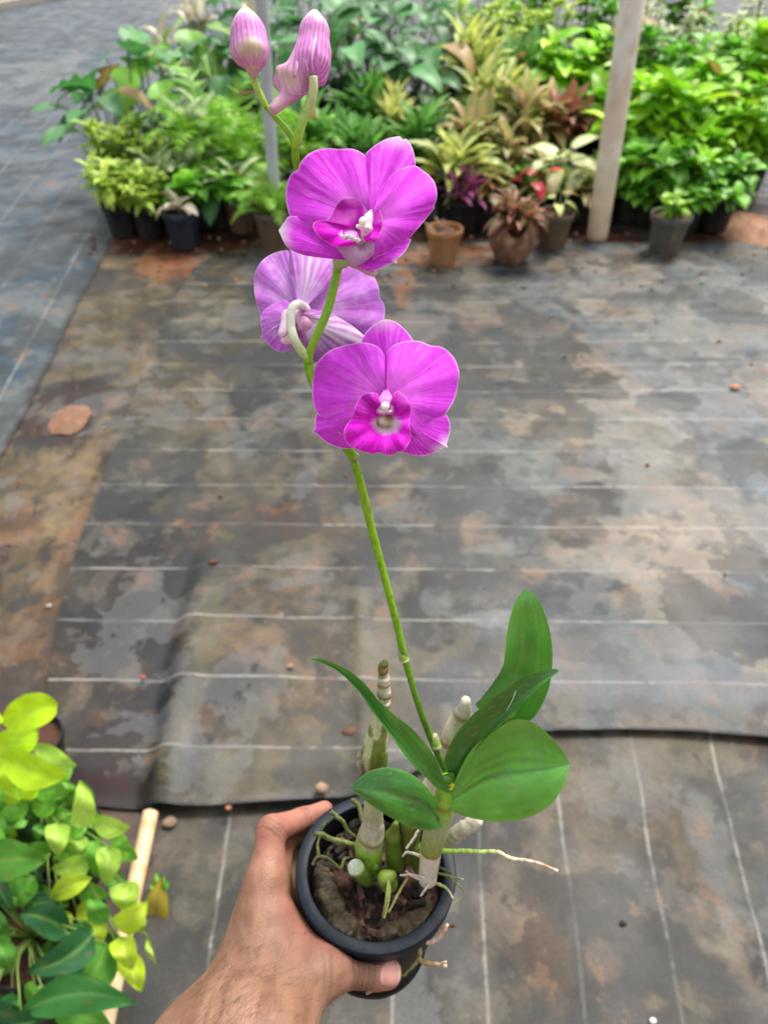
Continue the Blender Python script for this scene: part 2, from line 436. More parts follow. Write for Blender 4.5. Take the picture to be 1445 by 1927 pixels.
# --- left blue grey sheet
def left_sheet():
    Rr = edge_curve([(-420, 1500), (-120, 1050), (0, 880), (60, 772), (130, 622), (172, 540), (215, 460), (262, 370), (330, 250), (420, 130), (640, 40), (700, -20)])
    nj = 420; ni = 130
    Rc = catmull(Rr, nj); s = np.linspace(0, 1, ni)[:, None] ** 1.4
    wv = .012 * (fbm(Rc[:, 1] * 4, Rc[:, 1] * 0, 83) - .5)
    X = Rc[None, :, 0] + wv - 9.5 * s; Y = Rc[None, :, 1] + 1.5 * s + sstep(6, 12, Rc[None, :, 1]) * 14 * s
    Z = .036 + .004 * fbm(X * 2.5, Y * 1.5, 81) - .014 * (1 - sstep(0, .02, s)) 
    f1 = fbm(X * 2.4, Y * 1.6, 82, 5); f2 = fbm(X * 6, Y * 5, 84, 5)
    c = mix((.075, .098, .115), (.11, .13, .14), sstep(.35, .65, f1))
    e = np.exp(-s * 7.5 / .22)
    c = mix(c, (.22, .19, .16), sstep(.50, .56, f2 + .09 * e) * (.25 + .6 * e))
    far = sstep(5, 9, Y)
    c = mix(c, (.26, .22, .19), sstep(.48, .6, fbm(X * .9, Y * .6, 86, 5)) * .7 * far)
    c = mix(c, (.05, .04, .035), (1 - sstep(.0, .004, s)) * .8) * np.array((.84, 1.0, 1.13))
    A = plane(50, 500)[:2]; B = plane(146, 352)[:2]; dr = (B - A) / np.linalg.norm(B - A); nr = np.array([dr[1], -dr[0]])
    u = (X - A[0]) * dr[0] + (Y - A[1]) * dr[1]; v = (X - A[0]) * nr[0] + (Y - A[1]) * nr[1] + .01 * (fbm(X * 2, Y * 2, 9) - .5)
    sheet('ground_fabric', X, Y, Z, c, u, v, M_fabC)
left_sheet()

# --- main sheet, stitched across, with a fold near its left end
def fold_x(Y):
    p = edge_curve([(285, 1540), (310, 1400), (330, 1290), (352, 1180), (375, 1085), (400, 1000), (420, 900), (440, 800)], .02)
    return np.interp(Y, p[:, 1], p[:, 0])
def main_sheet():
    near = edge_curve([(95, 1497), (150, 1512), (230, 1520), (288, 1522), (340, 1525), (400, 1524), (560, 1512), (640, 1508), (700, 1500), (760, 1470), (850, 1415), (930, 1390), (1050, 1378), (1180, 1376), (1300, 1380), (1445, 1391), (1700, 1420), (2200, 1440), (2900, 1450)], .02)
    lf = edge_curve([(80, 1500), (92, 1400), (95, 1300), (110, 1190), (135, 1085), (165, 990), (200, 900), (245, 780), (300, 640), (338, 560), (365, 515), (400, 490), (470, 475)], .01)
    ni, nj = 460, 440
    s = np.linspace(0, 1, ni)[:, None]; t = np.linspace(0, 1, nj)[None] ** 1.15
    nr = near[np.argsort(near[:, 0])]
    X = -.7 + 4.2 * s + 0 * t; YF = 4.02
    for _ in range(4):
        Yn = np.interp(X[:, :1], nr[:, 0], nr[:, 1])
        Y = Yn + (YF - Yn) * t
        XL = np.interp(Y, lf[:, 1], lf[:, 0])
        X = XL + (3.4 - XL) * s
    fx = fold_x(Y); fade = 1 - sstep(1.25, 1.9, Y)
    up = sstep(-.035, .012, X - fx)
    Z = .028 - .014 * (1 - sstep(0, .09, Y - Yn)) + .006 * fbm(X * 2.2, Y * 2.2, 100) + .024 * fade * up * (1 - .45 * sstep(0, .9, X - fx)) 
    Z += .007 * fade * np.exp(-((X - fx - .03) / .03) ** 2)
    Z += .010 * (1 - np.cos(np.clip((Y - 1.0) * 0, 0, 1))) 
    Z += .006 * np.exp(-((X + .045 + .05 * (Y - 1)) / .02) ** 2) * (1 - sstep(1.3, 1.6, Y))      # a soft crease down the middle
    Z += .004 * fbm(X * 1.0, Y * 14, 108) * sstep(1.2, 3, Y)
    q = 9.5
    f0 = fbm(X * 1.3, Y * 1.0, 101, 5); f1 = fbm(X * 3.4, Y * 2.8, 102, 6); f2 = fbm(X * 7, Y * 6, 103, 5); f3 = fbm(X * 2.6, Y * 2.2, 104, 6)
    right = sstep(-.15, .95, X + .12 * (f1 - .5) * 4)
    base = mix((.082, .083, .076), (.155, .172, .182), right)  # paler and bluer to the right: sky sheen painted into the base colour
    c = mix(base, base * .5, sstep(.5, .535, f3) * .85)
    c = mix(c, base * 1.35, (1 - sstep(.40, .43, fbm(X * 2.9, Y * 2.3, 109, 6))) * .6)
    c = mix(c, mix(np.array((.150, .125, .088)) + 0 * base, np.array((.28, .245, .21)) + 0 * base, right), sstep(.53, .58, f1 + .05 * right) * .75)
    c = mix(c, (.22, .18, .12), sstep(.55, .6, f2) * .35 * (1 - right * .5))
    c = mix(c, (.28, .19, .13), sstep(.62, .7, fbm(X * 5, Y * 5, 105, 5)) * .5)
    blobs = [
        # tan films and pale patches on the right
        (1300, 760, 150, 60, PALE, .45), (1350, 1000, 150, 70, (.32, .27, .23), .55), (1300, 640, 120, 40, (.27, .25, .22), .6), (1000, 790, 60, 45, (.30, .245, .19), .7),
        (1250, 1080, 180, 30, (.31, .25, .20), .55), (1180, 1010, 90, 30, (.33, .27, .22), .5), (1270, 1230, 90, 30, (.27, .22, .2), .5), (1400, 560, 90, 30, (.26, .26, .25), .5),
        (1130, 560, 160, 26, (.19, .20, .20), .6), (900, 590, 90, 18, (.24, .22, .17), .6), (1240, 1310, 220, 34, (.16, .165, .19), .6), (1180, 870, 100, 60, (.24, .23, .21), .5),
        # dark wet looking patches
        (1030, 690, 80, 52, (.085, .075, .055), .95), (890, 700, 75, 50, (.075, .075, .07), .8), (1060, 745, 120, 20, (.07, .065, .06), .8), (1080, 870, 75, 32, (.075, .065, .055), .95), (1100, 950, 60, 30, (.08, .07, .06), .9),
        (1080, 1000, 62, 36, (.08, .065, .055), .9), (950, 1030, 60, 26, (.08, .08, .08), .75), (880, 850, 62, 60, (.085, .078, .068), .75), (800, 1040, 62, 30, (.085, .085, .08), .7), (1260, 770, 60, 14, (.08, .08, .085), .8), (1200, 690, 60, 18, (.085, .085, .085), .6), (1090, 1120, 90, 22, (.07, .075, .085), .85),
        (870, 1110, 60, 22, (.07, .068, .066), .8), (790, 1180, 46, 42, (.065, .065, .066), .85), (880, 1170, 60, 16, (.06, .062, .066), .85), (1120, 1240, 70, 34, (.075, .07, .07), .8), (1440, 1080, 22, 12, (.05, .04, .04), .9), (1400, 1180, 50, 60, (.12, .13, .15), .6), (840, 1310, 60, 40, (.10, .11, .13), .7), (600, 1180, 60, 80, (.07, .07, .066), .6),
        # grey islands
        (985, 890, 50, 42, (.18, .185, .175), .95), (1000, 920, 30, 30, (.18, .185, .175), .9), (940, 1050, 50, 10, (.21, .205, .195), .9), (930, 1185, 60, 12, (.20, .205, .21), .8), (820, 1150, 24, 26, (.2, .2, .2), .6), (700, 880, 90, 26, (.17, .16, .14), .7), (840, 880, 60, 20, (.15, .15, .14), .7),
        # brown on the left half
        (520, 1000, 62, 44, (.165, .095, .055), .9), (460, 985, 16, 12, (.32, .2, .12), .7), (405, 1010, 12, 8, (.34, .2, .12), .7), (350, 1000, 24, 8, (.34, .2, .12), .6), (430, 720, 50, 20, (.2, .165, .12), .7), (360, 640, 60, 30, (.12, .125, .12), .6), (400, 590, 60, 30, (.2, .185, .15), .6), (330, 760, 50, 30, (.17, .15, .12), .5),
        (230, 1040, 90, 50, (.062, .064, .06), .85), (210, 1160, 70, 60, (.075, .06, .045), .7), (205, 1140, 20, 24, (.18, .17, .17), .7), (160, 1130, 18, 30, (.17, .16, .14), .6), (250, 1100, 40, 60, (.08, .06, .045), .6), (440, 1330, 60, 46, (.06, .058, .054), .8), (380, 1250, 30, 170, (.155, .145, .09), .6), (500, 1150, 60, 34, (.17, .125, .085), .7), (560, 1360, 50, 50, (.13, .115, .085), .5),
        (180, 1370, 40, 20, (.24, .16, .11), .7), (200, 1450, 70, 60, (.10, .07, .05), .85), (180, 1490, 60, 22, (.15, .075, .045), .7), (240, 1400, 40, 60, (.15, .125, .075), .5), (830, 500, 90, 16, (.30, .15, .08), .85), (900, 480, 60, 12, (.26, .14, .08), .8), (760, 540, 20, 40, (.24, .13, .07), .8), (560, 1060, 60, 20, (.15, .135, .11), .5), (290, 900, 60, 30, (.16, .15, .13), .6), (300, 850, 50, 22, (.18, .165, .14), .5), (460, 880, 60, 34, (.17, .155, .125), .6), (600, 960, 60, 40, (.15, .13, .11), .5), (650, 1020, 60, 36, (.18, .14, .10), .5),
    ]
    for i, (px, py, rx, ry, cc, a) in enumerate(blobs):
        c = mix(c, cc, blob(X, Y, px, py, rx, ry, 120 + i, .55 if rx < 26 else .95, 8, .07) * a)
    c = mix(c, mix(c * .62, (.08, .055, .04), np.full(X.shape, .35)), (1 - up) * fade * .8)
    # dark folded hem at the near edge
    e = np.clip((Y - Yn) / .008, 0, 1)
    c = mix(c, (.012, .012, .014), 1 - sstep(.4, 1.0, e))
    v = Y - .756 * CAM_H + .012 * X + .010 * (fbm(X * 1.5, Y * 1.5, 7) - .5) * sstep(.8, 3, Y) * 3 - .035 * sstep(.3, 1.6, X) * sstep(1.6, 3, Y)
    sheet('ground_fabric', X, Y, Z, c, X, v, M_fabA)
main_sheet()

# rear sheet under the plant bed
def bed_sheet():
    X, Y = np.meshgrid(np.linspace(-1.75, 6.5, 160), np.linspace(3.9, 16, 140), indexing='ij')
    Z = .016 + .01 * fbm(X * 2, Y * 2, 200) + 0 * X
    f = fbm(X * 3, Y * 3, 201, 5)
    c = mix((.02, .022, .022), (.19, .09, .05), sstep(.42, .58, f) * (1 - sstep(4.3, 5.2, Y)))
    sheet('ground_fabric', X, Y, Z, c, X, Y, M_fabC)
bed_sheet()

# ================================================================== POTTED ORCHID
pot_c = P(708, 1634, .48)
ZR = pot_c[2]
orchid = empty('potted_orchid', (pot_c[0], pot_c[1], ZR - .11))
tag(orchid, 'magenta orchid with three open blooms and two buds in a hand-held black pot', 'orchid')
TILT = Matrix.Rotation(R_(2.2), 3, 'Y')
def pot_local(V):
    V = np.asarray(V) @ np.array(TILT).T
    return V + pot_c
def c_pot(V, t=None):
    return np.tile((.016, .019, .024), (len(V), 1))
prof = [(.0435, -.0975 + .015), (.0395, -.075), (.0405, -.03), (.0420, -.006), (.0424, -.0012), (.0427, -.0003), (.0431, -.0001), (.0434, 0.0), (.0465, 0.0), (.0493, 0.0), (.0496, -.0001), (.0499, -.0004), (.0500, -.0010), (.0498, -.006),
        (.0494, -.0120), (.0488, -.0135), (.0447, -.0138), (.0443, -.03), (.0420, -.06), (.0385, -.098), (.0392, -.099), (.0390, -.106), (.0375, -.108), (.0, -.108)]
prof[0] = (.0, -.085); prof.insert(1, (.034, -.085))
V, F = lathe_arrays(prof, 128)
V += 0.0003 * (np.stack([vnoise(V[:, 0] * 90, V[:, 2] * 90, k) for k in range(3)], 1) - .5)
dust = sstep(.5, .8, fbm(V[:, 0] * 60, V[:, 1] * 60 + V[:, 2] * 40, 4))
pcol = mix((.004, .005, .007), (.02, .019, .018), dust * .4)
top = (V[:, 2] > -.0128) & (np.hypot(V[:, 0], V[:, 1]) > .0425)
pcol[top] = mix((.005, .011, .019), (.02, .023, .026), dust[top] * .4)
pot = new_obj('pot', pot_local(V), F, M_plast, orchid, pcol)
# vent slots and small pin holes
for k in range(12):
    a = R_(-90 + 30 * k + 12)
    for (z0, z1) in ((-.034, -.05), (-.066, -.082)):
        pts = []
        for z in (z0, z1):
            for da in (-.045, .045):
                r = np.interp(-z, [.03, .06, .098], [.0443, .0420, .0385]) + .0004
                pts.append((r * math.cos(a + da), r * math.sin(a + da), z))
        mb = MB(); mb.add(pot_local(pts), [(0, 1, 3, 2)], (.003, .003, .003))
        if 190 < math.degrees(a) % 360 < 350: mb.build('vent_slot', M_plast, pot, smooth=False)
for a_, r in ((-112, .0468), (-98, .047), (-60, .047), (-150, .047), (20, .047), (100, .047)):
    a = R_(a_); cc = np.array((r * math.cos(a), r * math.sin(a), .0004))
    ring = [cc + .0006 * np.array((math.cos(t), math.sin(t), 0)) for t in np.linspace(0, 6.28, 9)[:-1]]
    mb = MB(); mb.add(pot_local(ring), [tuple(range(8))], (.003, .003, .003)); mb.build('pin_hole', M_plast, pot, smooth=False)

# potting bark, dark fill and husk lining
def husk(name, a0, a1, r, zt0, zt1, th, hh, seed, col):
    na, nb = 160, 30
    V = []
    for i, a in enumerate(np.linspace(a0, a1, na)):
        t = i / (na - 1); zt = zt0 + (zt1 - zt0) * t
        env = math.sin(math.pi * min(1, max(0, t))) ** .35
        for b in np.linspace(0, 2 * math.pi, nb, endpoint=False):
            x = r + env * th * .5 * np.sign(math.cos(b)) * abs(math.cos(b)) ** .7
            z = zt - hh * .5 + env * hh * .5 * np.sign(math.sin(b)) * abs(math.sin(b)) ** .7
            V.append((x * math.cos(R_(a)), x * math.sin(R_(a)), z))
    V = np.array(V)
    aa = np.arctan2(V[:, 1], V[:, 0])
    nn = fbm(aa * 6, V[:, 2] * 110, seed, 3) - .5
    big = vnoise(aa * 3.2, V[:, 2] * 60, seed + 7) - .5
    V[:, :2] *= (1 + nn * .20 + big * .08)[:, None]; V[:, 2] += (fbm(aa * 4, np.hypot(V[:, 0], V[:, 1]) * 160, seed + 5, 4) - .5) * .014
    rr_ = np.hypot(V[:, 0], V[:, 1]); V[:, :2] *= (np.minimum(rr_, .0415) / rr_)[:, None]
    F = grid_faces(na, nb, True)
    m = sstep(.5, .62, fbm(aa * 12, V[:, 2] * 300 + np.hypot(V[:, 0], V[:, 1]) * 200, seed + 2, 4))
    c = mix(col, (.065, .058, .02), m * .8)
    c = mix(c, (.11, .08, .05), sstep(.6, .7, fbm(aa * 25, V[:, 2] * 500, seed + 3, 3)) * .5)
    return new_obj(name, pot_local(V), F, M_bark, orchid, c)
husk('husk_lining', 158, 262, .0335, -.004, -.007, .017, .036, 301, (.050, .036, .023))
husk('husk_lining', 260, 352, .0340, -.008, -.008, .014, .03, 302, (.085, .058, .034))
husk('husk_lining', 20, 160, .0385, -.012, -.012, .006, .03, 303, (.04, .028, .02))
a = np.linspace(0, 2 * math.pi, 60, endpoint=False); rr = np.linspace(0, .0405, 26)
A, RR = np.meshgrid(a, rr, indexing='ij')
X = RR * np.cos(A); Y = RR * np.sin(A)
Z = -.022 + .014 * (fbm(X * 160, Y * 160, 310, 4) - .5) + .006 * (fbm(X * 60, Y * 60, 311) - .5)
c = mix((.016, .011, .008), (.07, .028, .018), sstep(.5, .65, fbm(X * 120, Y * 120, 312, 4))).reshape(-1, 3)
F = [(i * 26 + j, ((i + 1) % 60) * 26 + j, ((i + 1) % 60) * 26 + j + 1, i * 26 + j + 1) for i in range(60) for j in range(25)]
new_obj('potting_mix', pot_local(np.stack([X, Y, Z], -1).reshape(-1, 3)), F, M_bark, orchid, c)
mb = MB(); r_ = np.random.RandomState(4)
for k in range(70):
    a = r_.rand() * 6.28; rr_ = .034 * math.sqrt(r_.rand()); s = .002 + .004 * r_.rand()
    ax = r_.randn(3); ax[2] *= .3; ax /= np.linalg.norm(ax)
    cc = np.array((rr_ * math.cos(a), rr_ * math.sin(a), -.017 + .003 * r_.randn()))
    V, F, t = tube_arrays([cc - ax * s, cc + ax * s], [s * .5, s * .35], 4, 6, bumps=.8, seed=k)
    mb.add(pot_local(V), F, mix((.02, .013, .010), (.11, .055, .036), np.array([r_.rand()]) ** 1.5)[0])
mb.build('potting_bark', M_bark, orchid, smooth=False)

def crp(o, s): return lambda x, y: (o[0] + x / s, o[1] + y / s)
cD = crp((560, 1080), 2.676); cE = crp((520, 1380), 2.580)
def px_tube(name, pts, parent=None, colf=(1, 1, 1), mat=None, n=24, seg=12, bumps=0, seed=0):
    """pts: (px, py, depth, radius in px)"""
    W = [P(a, b, z) for a, b, z, r in pts]; Rr = [r * z / FPX for a, b, z, r in pts]
    return tube(name, W, Rr, mat or M_stem, parent or orchid, colf, n, seg, bumps, seed)

# ---- canes (pseudobulbs)
OLIVE = np.array((.17, .22, .03)); PALEG = np.array((.42, .47, .25)); WHITE = np.array((.62, .57, .45)); GRN = np.array((.18, .34, .03)); RINGC = np.array((.22, .13, .02)); BRN = np.array((.2, .13, .07))
def bandcol(stops, rings, seed, streak=.25):
    st = np.array([s for s, c in stops]); cc = np.array([c for s, c in stops])
    def f(t, V):
        c = np.stack([np.interp(t, st, cc[:, k]) for k in range(3)], 1)
        nz = fbm(V[:, 0] * 700, V[:, 2] * 60, seed, 4)
        c = c * (1 + streak * 2 * (nz - .5))[:, None]
        for r, wd in rings:
            c = mix(c, RINGC * (.8 + .4 * nz[:, None]), np.exp(-((t - r) / wd) ** 2) * .9)
        return c
    return f
def patchy(f, lo, hi, ca, cb, seed, k=.85):
    def g(t, V):
        c = f(t, V); m = vnoise(t * 26, (V[:, 0] - .45 * t * .02) * 260, seed)
        st = .75 + .5 * vnoise(V[:, 0] * 2600, t * 8, seed + 1)
        p = mix(np.tile(ca, (len(V), 1)), cb, sstep(.46, .52, m)) * st[:, None]
        return mix(c, p, k * sstep(lo - .01, lo, t) * sstep(hi + .01, hi, t))
    return g
caneA = px_tube('cane', [(*cE(462, 636), .486, 19), (*cE(450, 560), .478, 26), (*cE(462, 500), .470, 25), (*cE(470, 440), .462, 20), (*cE(470, 360), .452, 18), (*cE(478, 250), .44, 18), (*cE(485, 150), .43, 22), (*cD(385, 920), .424, 25), (*cD(395, 850), .419, 22), (*cD(415, 740), .412, 17), (*cD(432, 640), .405, 14)],
    colf=patchy(bandcol([(0, GRN), (.14, GRN * 1.4), (.2, PALEG), (.3, WHITE * .8), (.38, PALEG * .9), (.55, PALEG * 1.1), (.66, WHITE), (.72, OLIVE), (.8, OLIVE * 1.2), (.85, PALEG), (.95, OLIVE), (1, WHITE)], [(.205, .01), (.70, .008), (.99, .01)], 401), .56, .97, OLIVE * .9, PALEG * 1.15, 488), n=140, seg=36, bumps=.12, seed=3)
# ringed dry tip of that cane
pts = []; 
for (x, y, wd) in [(432, 640, 26), (436, 615, 36), (436, 600, 37), (436, 580, 30), (434, 568, 34), (434, 550, 32), (434, 538, 25), (434, 530, 30), (432, 515, 28), (430, 500, 20), (430, 488, 26), (430, 475, 26), (430, 462, 22), (438, 450, 22), (442, 438, 12), (444, 432, 6)]:
    pts.append((*cD(x, y), .400 - (640 - y) * .00006, wd / 2.676))
px_tube('cane_tip', pts, caneA, bandcol([(0, WHITE), (.12, WHITE), (.16, BRN), (.3, WHITE), (.36, WHITE * .9), (.42, BRN), (.5, WHITE * .8), (.6, WHITE), (.66, OLIVE * .6), (.76, BRN), (.9, OLIVE * .6), (1, BRN * .6)], [(.14, .02), (.40, .02), (.62, .02), (.8, .02)], 402), n=80, seg=18, bumps=.15, seed=8)
# papery sheath hanging off its left side
px_tube('sheath', [(*cD(325, 1010), .428, 5), (*cD(318, 960), .425, 7), (*cD(322, 910), .422, 9), (*cD(335, 885), .420, 5)], caneA, bandcol([(0, BRN), (.5, WHITE * .7), (1, BRN)], [], 403), M_root, n=20, seg=8, bumps=.8)
caneB = px_tube('cane', [(*cE(640, 520), .492, 16), (*cE(690, 380), .475, 17), (*cD(690, 1030), .462, 17), (*cD(730, 930), .45, 17), (*cD(760, 850), .444, 17), (*cD(775, 800), .440, 17), (*cD(800, 740), .436, 15), (*cD(835, 690), .432, 15), (*cD(840, 672), .430, 13), (*cD(846, 640), .428, 10), (*cD(848, 630), .427, 8)],
    colf=bandcol([(0, OLIVE), (.3, WHITE * .8), (.5, WHITE * 1.1), (.9, WHITE * 1.05), (1, WHITE * .75)], [(.735, .014), (.90, .014)], 405, .3), n=70, seg=20, bumps=.08, seed=5)
caneC = px_tube('cane', [(*cE(728, 735), .468, 8), (*cE(732, 712), .466, 17), (*cE(738, 660), .462, 18), (*cE(752, 560), .452, 21), (*cE(775, 470), .445, 23), (*cE(798, 390), .438, 22), (*cE(812, 330), .433, 19), (*cE(818, 280), .430, 17), (*cE(822, 235), .427, 12), (*cE(826, 205), .425, 8)],
    colf=bandcol([(0, WHITE * .7), (.1, WHITE), (.34, WHITE * 1.0), (.36, OLIVE * 1.3), (.6, PALEG * .75), (.75, GRN * 1.1), (1, GRN * 1.3)], [(.355, .01), (.78, .012)], 407, .2), n=80, seg=24, bumps=.06, seed=6)
# tattered white skin at its foot
for i, q in enumerate([[(728, 720), (690, 706), (655, 690), (628, 668)], [(712, 600), (670, 585), (630, 578), (612, 600)], [(740, 735), (720, 760), (700, 790)], [(690, 470), (660, 520), (630, 560)]]):
    px_tube('root', [(*cE(x, y), .462 - .002 * i, [3.2, 2.6, 2.2, 1.4][k]) for k, (x, y) in enumerate(q)], orchid, bandcol([(0, WHITE), (1, WHITE * .8)], [], 409 + i), M_root, 20, 6, .6, i)
# short green bulbs
def bulb(name, prims, colf, parent=None, res=.0008, mat=None, k=.003):
    def f(p):
        d = None
        for pr in prims:
            v = pr(p); d = v if d is None else smin(d, v, k)
        return d
    pts = []
    for pr in prims: pts += list(pr.box)
    pts = np.array(pts); lo = pts.min(0) - .004; hi = pts.max(0) + .004
    V, F = surface_nets(f, lo, hi, res)
    return new_obj(name, V, F, mat or M_bud, parent or orchid, colf(V))
def pcone(a, b, ra, rb, flat=None):
    """a, b: (px, py, depth); radii in px"""
    A = P(*a); B = P(*b); r1 = ra * a[2] / FPX; r2 = rb * b[2] / FPX
    f = cone(A, B, r1, r2, flat); f.box = (A - r1, A + r1, B - r2, B + r2); return f
def pt(c, x, y, z): return (*c(x, y), z)
b1 = bulb('bulb', [pcone(pt(cE, 440, 700, .49), pt(cE, 392, 655, .47), 17, 16)], lambda V: mix(GRN, OLIVE, fbm(V[:, 0] * 300, V[:, 2] * 300, 5)))
e0 = P(*pt(cE, 388, 652, .4665)); ax = P(*pt(cE, 392, 655, .47)) - P(*pt(cE, 440, 700, .49)); ax /= np.linalg.norm(ax)
e1 = P(*pt(cE, 386, 652, .4650))
V, F, t = tube_arrays([e1, e1 + ax * .0018], [.0051, .0046], 4, 20)
new_obj('cut_face', V, F, M_root, b1, mix((.33, .42, .2), (.6, .64, .55), sstep(.4, .6, fbm(V[:, 0] * 500, V[:, 1] * 500, 3))))
bulb('bulb', [pcone(pt(cE, 545, 730, .478), pt(cE, 530, 705, .470), 17, 15), pcone(pt(cE, 530, 705, .470), pt(cE, 560, 690, .470), 12, 9)], lambda V: mix(GRN * .9, OLIVE, fbm(V[:, 0] * 300, V[:, 2] * 300, 6)))
bulb('bulb', [pcone(pt(cE, 580, 620, .486), pt(cE, 565, 500, .47), 19, 13), pcone(pt(cE, 565, 500, .47), pt(cE, 580, 440, .464), 13, 6)], lambda V: mix(GRN * .55, OLIVE * .7, fbm(V[:, 0] * 300, V[:, 2] * 100, 7)))
bulb('bulb', [pcone(pt(cE, 640, 600, .488), pt(cE, 660, 430, .468), 15, 20), pcone(pt(cE, 660, 430, .468), pt(cE, 700, 360, .462), 20, 12)], lambda V: mix(OLIVE * .55, OLIVE * .9, fbm(V[:, 0] * 300, V[:, 2] * 100, 8)))
bulb('bulb', [pcone(pt(cE, 485, 660, .482), pt(cE, 478, 645, .476), 9, 8)], lambda V: mix(GRN * .8, OLIVE, fbm(V[:, 0] * 300, V[:, 2] * 100, 8)))
bulb('bulb', [pcone(pt(cE, 700, 640, .484), pt(cE, 690, 560, .474), 17, 12)], lambda V: mix(GRN * .5, OLIVE * .6, fbm(V[:, 0] * 300, V[:, 2] * 100, 9)))
# pale side growth at the right rear
px_tube('cane', [(*cE(700, 560), .482, 10), (*cE(780, 540), .474, 14), (*cE(850, 505), .466, 15), (*cE(900, 470), .462, 15), (*cE(950, 440), .458, 13), (*cE(990, 420), .455, 8)],
    colf=bandcol([(0, OLIVE * .8), (.4, PALEG * .55), (.8, WHITE * .75), (1, WHITE)], [(.3, .01)], 420, .5), n=40, seg=14, bumps=.35, seed=9)
# ---- roots
def root(pts, z0, z1, w0, w1, stops, seed, c=cE):
    n = len(pts)
    px_tube('root', [(*c(x, y), z0 + (z1 - z0) * i / (n - 1), w0 + (w1 - w0) * i / (n - 1)) for i, (x, y) in enumerate(pts)], orchid, bandcol(stops, [], seed, .5), M_root, 14 * n, 8, .5, seed)
MOSS = np.array((.085, .10, .03)); MOSSD = np.array((.06, .07, .02))
root([(790, 570), (860, 573), (925, 572), (985, 576), (1050, 574), (1085, 580), (1120, 600), (1165, 612), (1210, 616), (1270, 630), (1310, 645), (1365, 668)], .452, .44, 5.0, 2.4, [(0, GRN), (.4, (.35, .45, .13)), (.55, (.6, .6, .4)), (.8, (.6, .52, .42)), (.9, (.55, .32, .2)), (1, (.7, .6, .5))], 431)
root([(265, 380), (300, 410), (325, 432), (345, 470), (385, 505)], .478, .485, 4.5, 3, [(0, (.15, .18, .06)), (1, MOSSD)], 432)
root([(190, 490), (225, 492), (260, 512), (320, 525), (382, 545)], .466, .482, 5, 4.6, [(0, (.11, .14, .04)), (1, (.17, .2, .07))], 433)
root([(175, 640), (200, 600), (245, 605), (280, 630), (312, 652), (330, 610), (352, 604)], .452, .47, 3.4, 2.2, [(0, MOSSD), (1, (.14, .17, .06))], 434)
root([(370, 325), (400, 350), (410, 390), (420, 440)], .498, .48, 5, 4, [(0, MOSS * 1.3), (1, MOSSD)], 435)
root([(215, 500), (225, 450), (245, 430), (262, 400)], .47, .476, 3, 2, [(0, MOSS), (1, MOSSD)], 436)
root([(205, 590), (200, 540), (212, 500)], .458, .464, 3.4, 2, [(0, MOSS), (1, MOSSD)], 437)
root([(545, 720), (538, 770), (530, 830), (515, 895)], .465, .452, 3, 2, [(0, (.3, .36, .1)), (1, MOSS)], 438)
root([(548, 735), (548, 780), (540, 840), (522, 900)], .465, .452, 2.6, 1.6, [(0, (.3, .36, .1)), (1, (.3, .3, .12))], 439)
root([(640, 698), (610, 745), (580, 800), (545, 870)], .464, .450, 2.8, 2.2, [(0, (.25, .22, .08)), (1, (.22, .2, .08))], 440)
root([(785, 680), (830, 690), (870, 702), (905, 708)], .458, .446, 2.6, 1.8, [(0, MOSS), (.8, (.2, .24, .08)), (1, (.4, .3, .18))], 441)
root([(776, 728), (820, 748), (842, 775), (856, 800)], .456, .440, 3, 2, [(0, (.25, .33, .1)), (.8, (.3, .32, .15)), (1, (.5, .4, .3))], 442)
root([(846, 702), (875, 730), (912, 770), (890, 805), (850, 832)], .448, .436, 2.0, 1.2, [(0, MOSS), (1, (.2, .24, .1))], 443)
root([(600, 690), (660, 686), (720, 700)], .458, .456, 2.0, 1.4, [(0, (.4, .35, .25)), (1, (.6, .55, .5))], 444)
root([(770, 650), (800, 655), (850, 680)], .47, .46, 3, 2, [(0, MOSS), (1, MOSSD)], 445)
# roots creeping out through the side holes
root([(745, 934), (790, 940), (835, 938), (866, 934)], .462, .456, 3.6, 2.4, [(0, BRN), (.5, (.35, .17, .08)), (1, BRN * .6)], 446)
root([(728, 1012), (760, 1010), (795, 985), (815, 960), (830, 928)], .458, .450, 5, 3, [(0, (.6, .5, .38)), (.6, (.6, .42, .3)), (.75, (.5, .22, .12)), (1, (.7, .62, .5))], 447)
root([(688, 995), (696, 1040), (692, 1085), (670, 1120), (640, 1150), (615, 1178)], .462, .466, 4.6, 3, [(0, (.35, .28, .12)), (.4, (.3, .32, .12)), (1, (.22, .26, .09))], 448)
root([(690, 1090), (715, 1112), (750, 1118), (790, 1122), (826, 1130)], .462, .452, 4.6, 3, [(0, (.35, .25, .1)), (.5, (.4, .24, .12)), (1, (.66, .55, .4))], 449)
root([(800, 1120), (812, 1112), (824, 1110)], .452, .450, 3, 2, [(0, (.45, .3, .15)), (1, (.66, .55, .4))], 450)
root([(490, 1072), (530, 1060), (560, 1045), (584, 1030)], .462, .458, 4, 2.4, [(0, (.55, .42, .28)), (.6, (.4, .24, .14)), (1, (.35, .2, .1))], 451)
root([(438, 1258), (460, 1250), (488, 1246)], .478, .474, 4, 2, [(0, (.5, .38, .24)), (1, (.4, .26, .14))], 452)

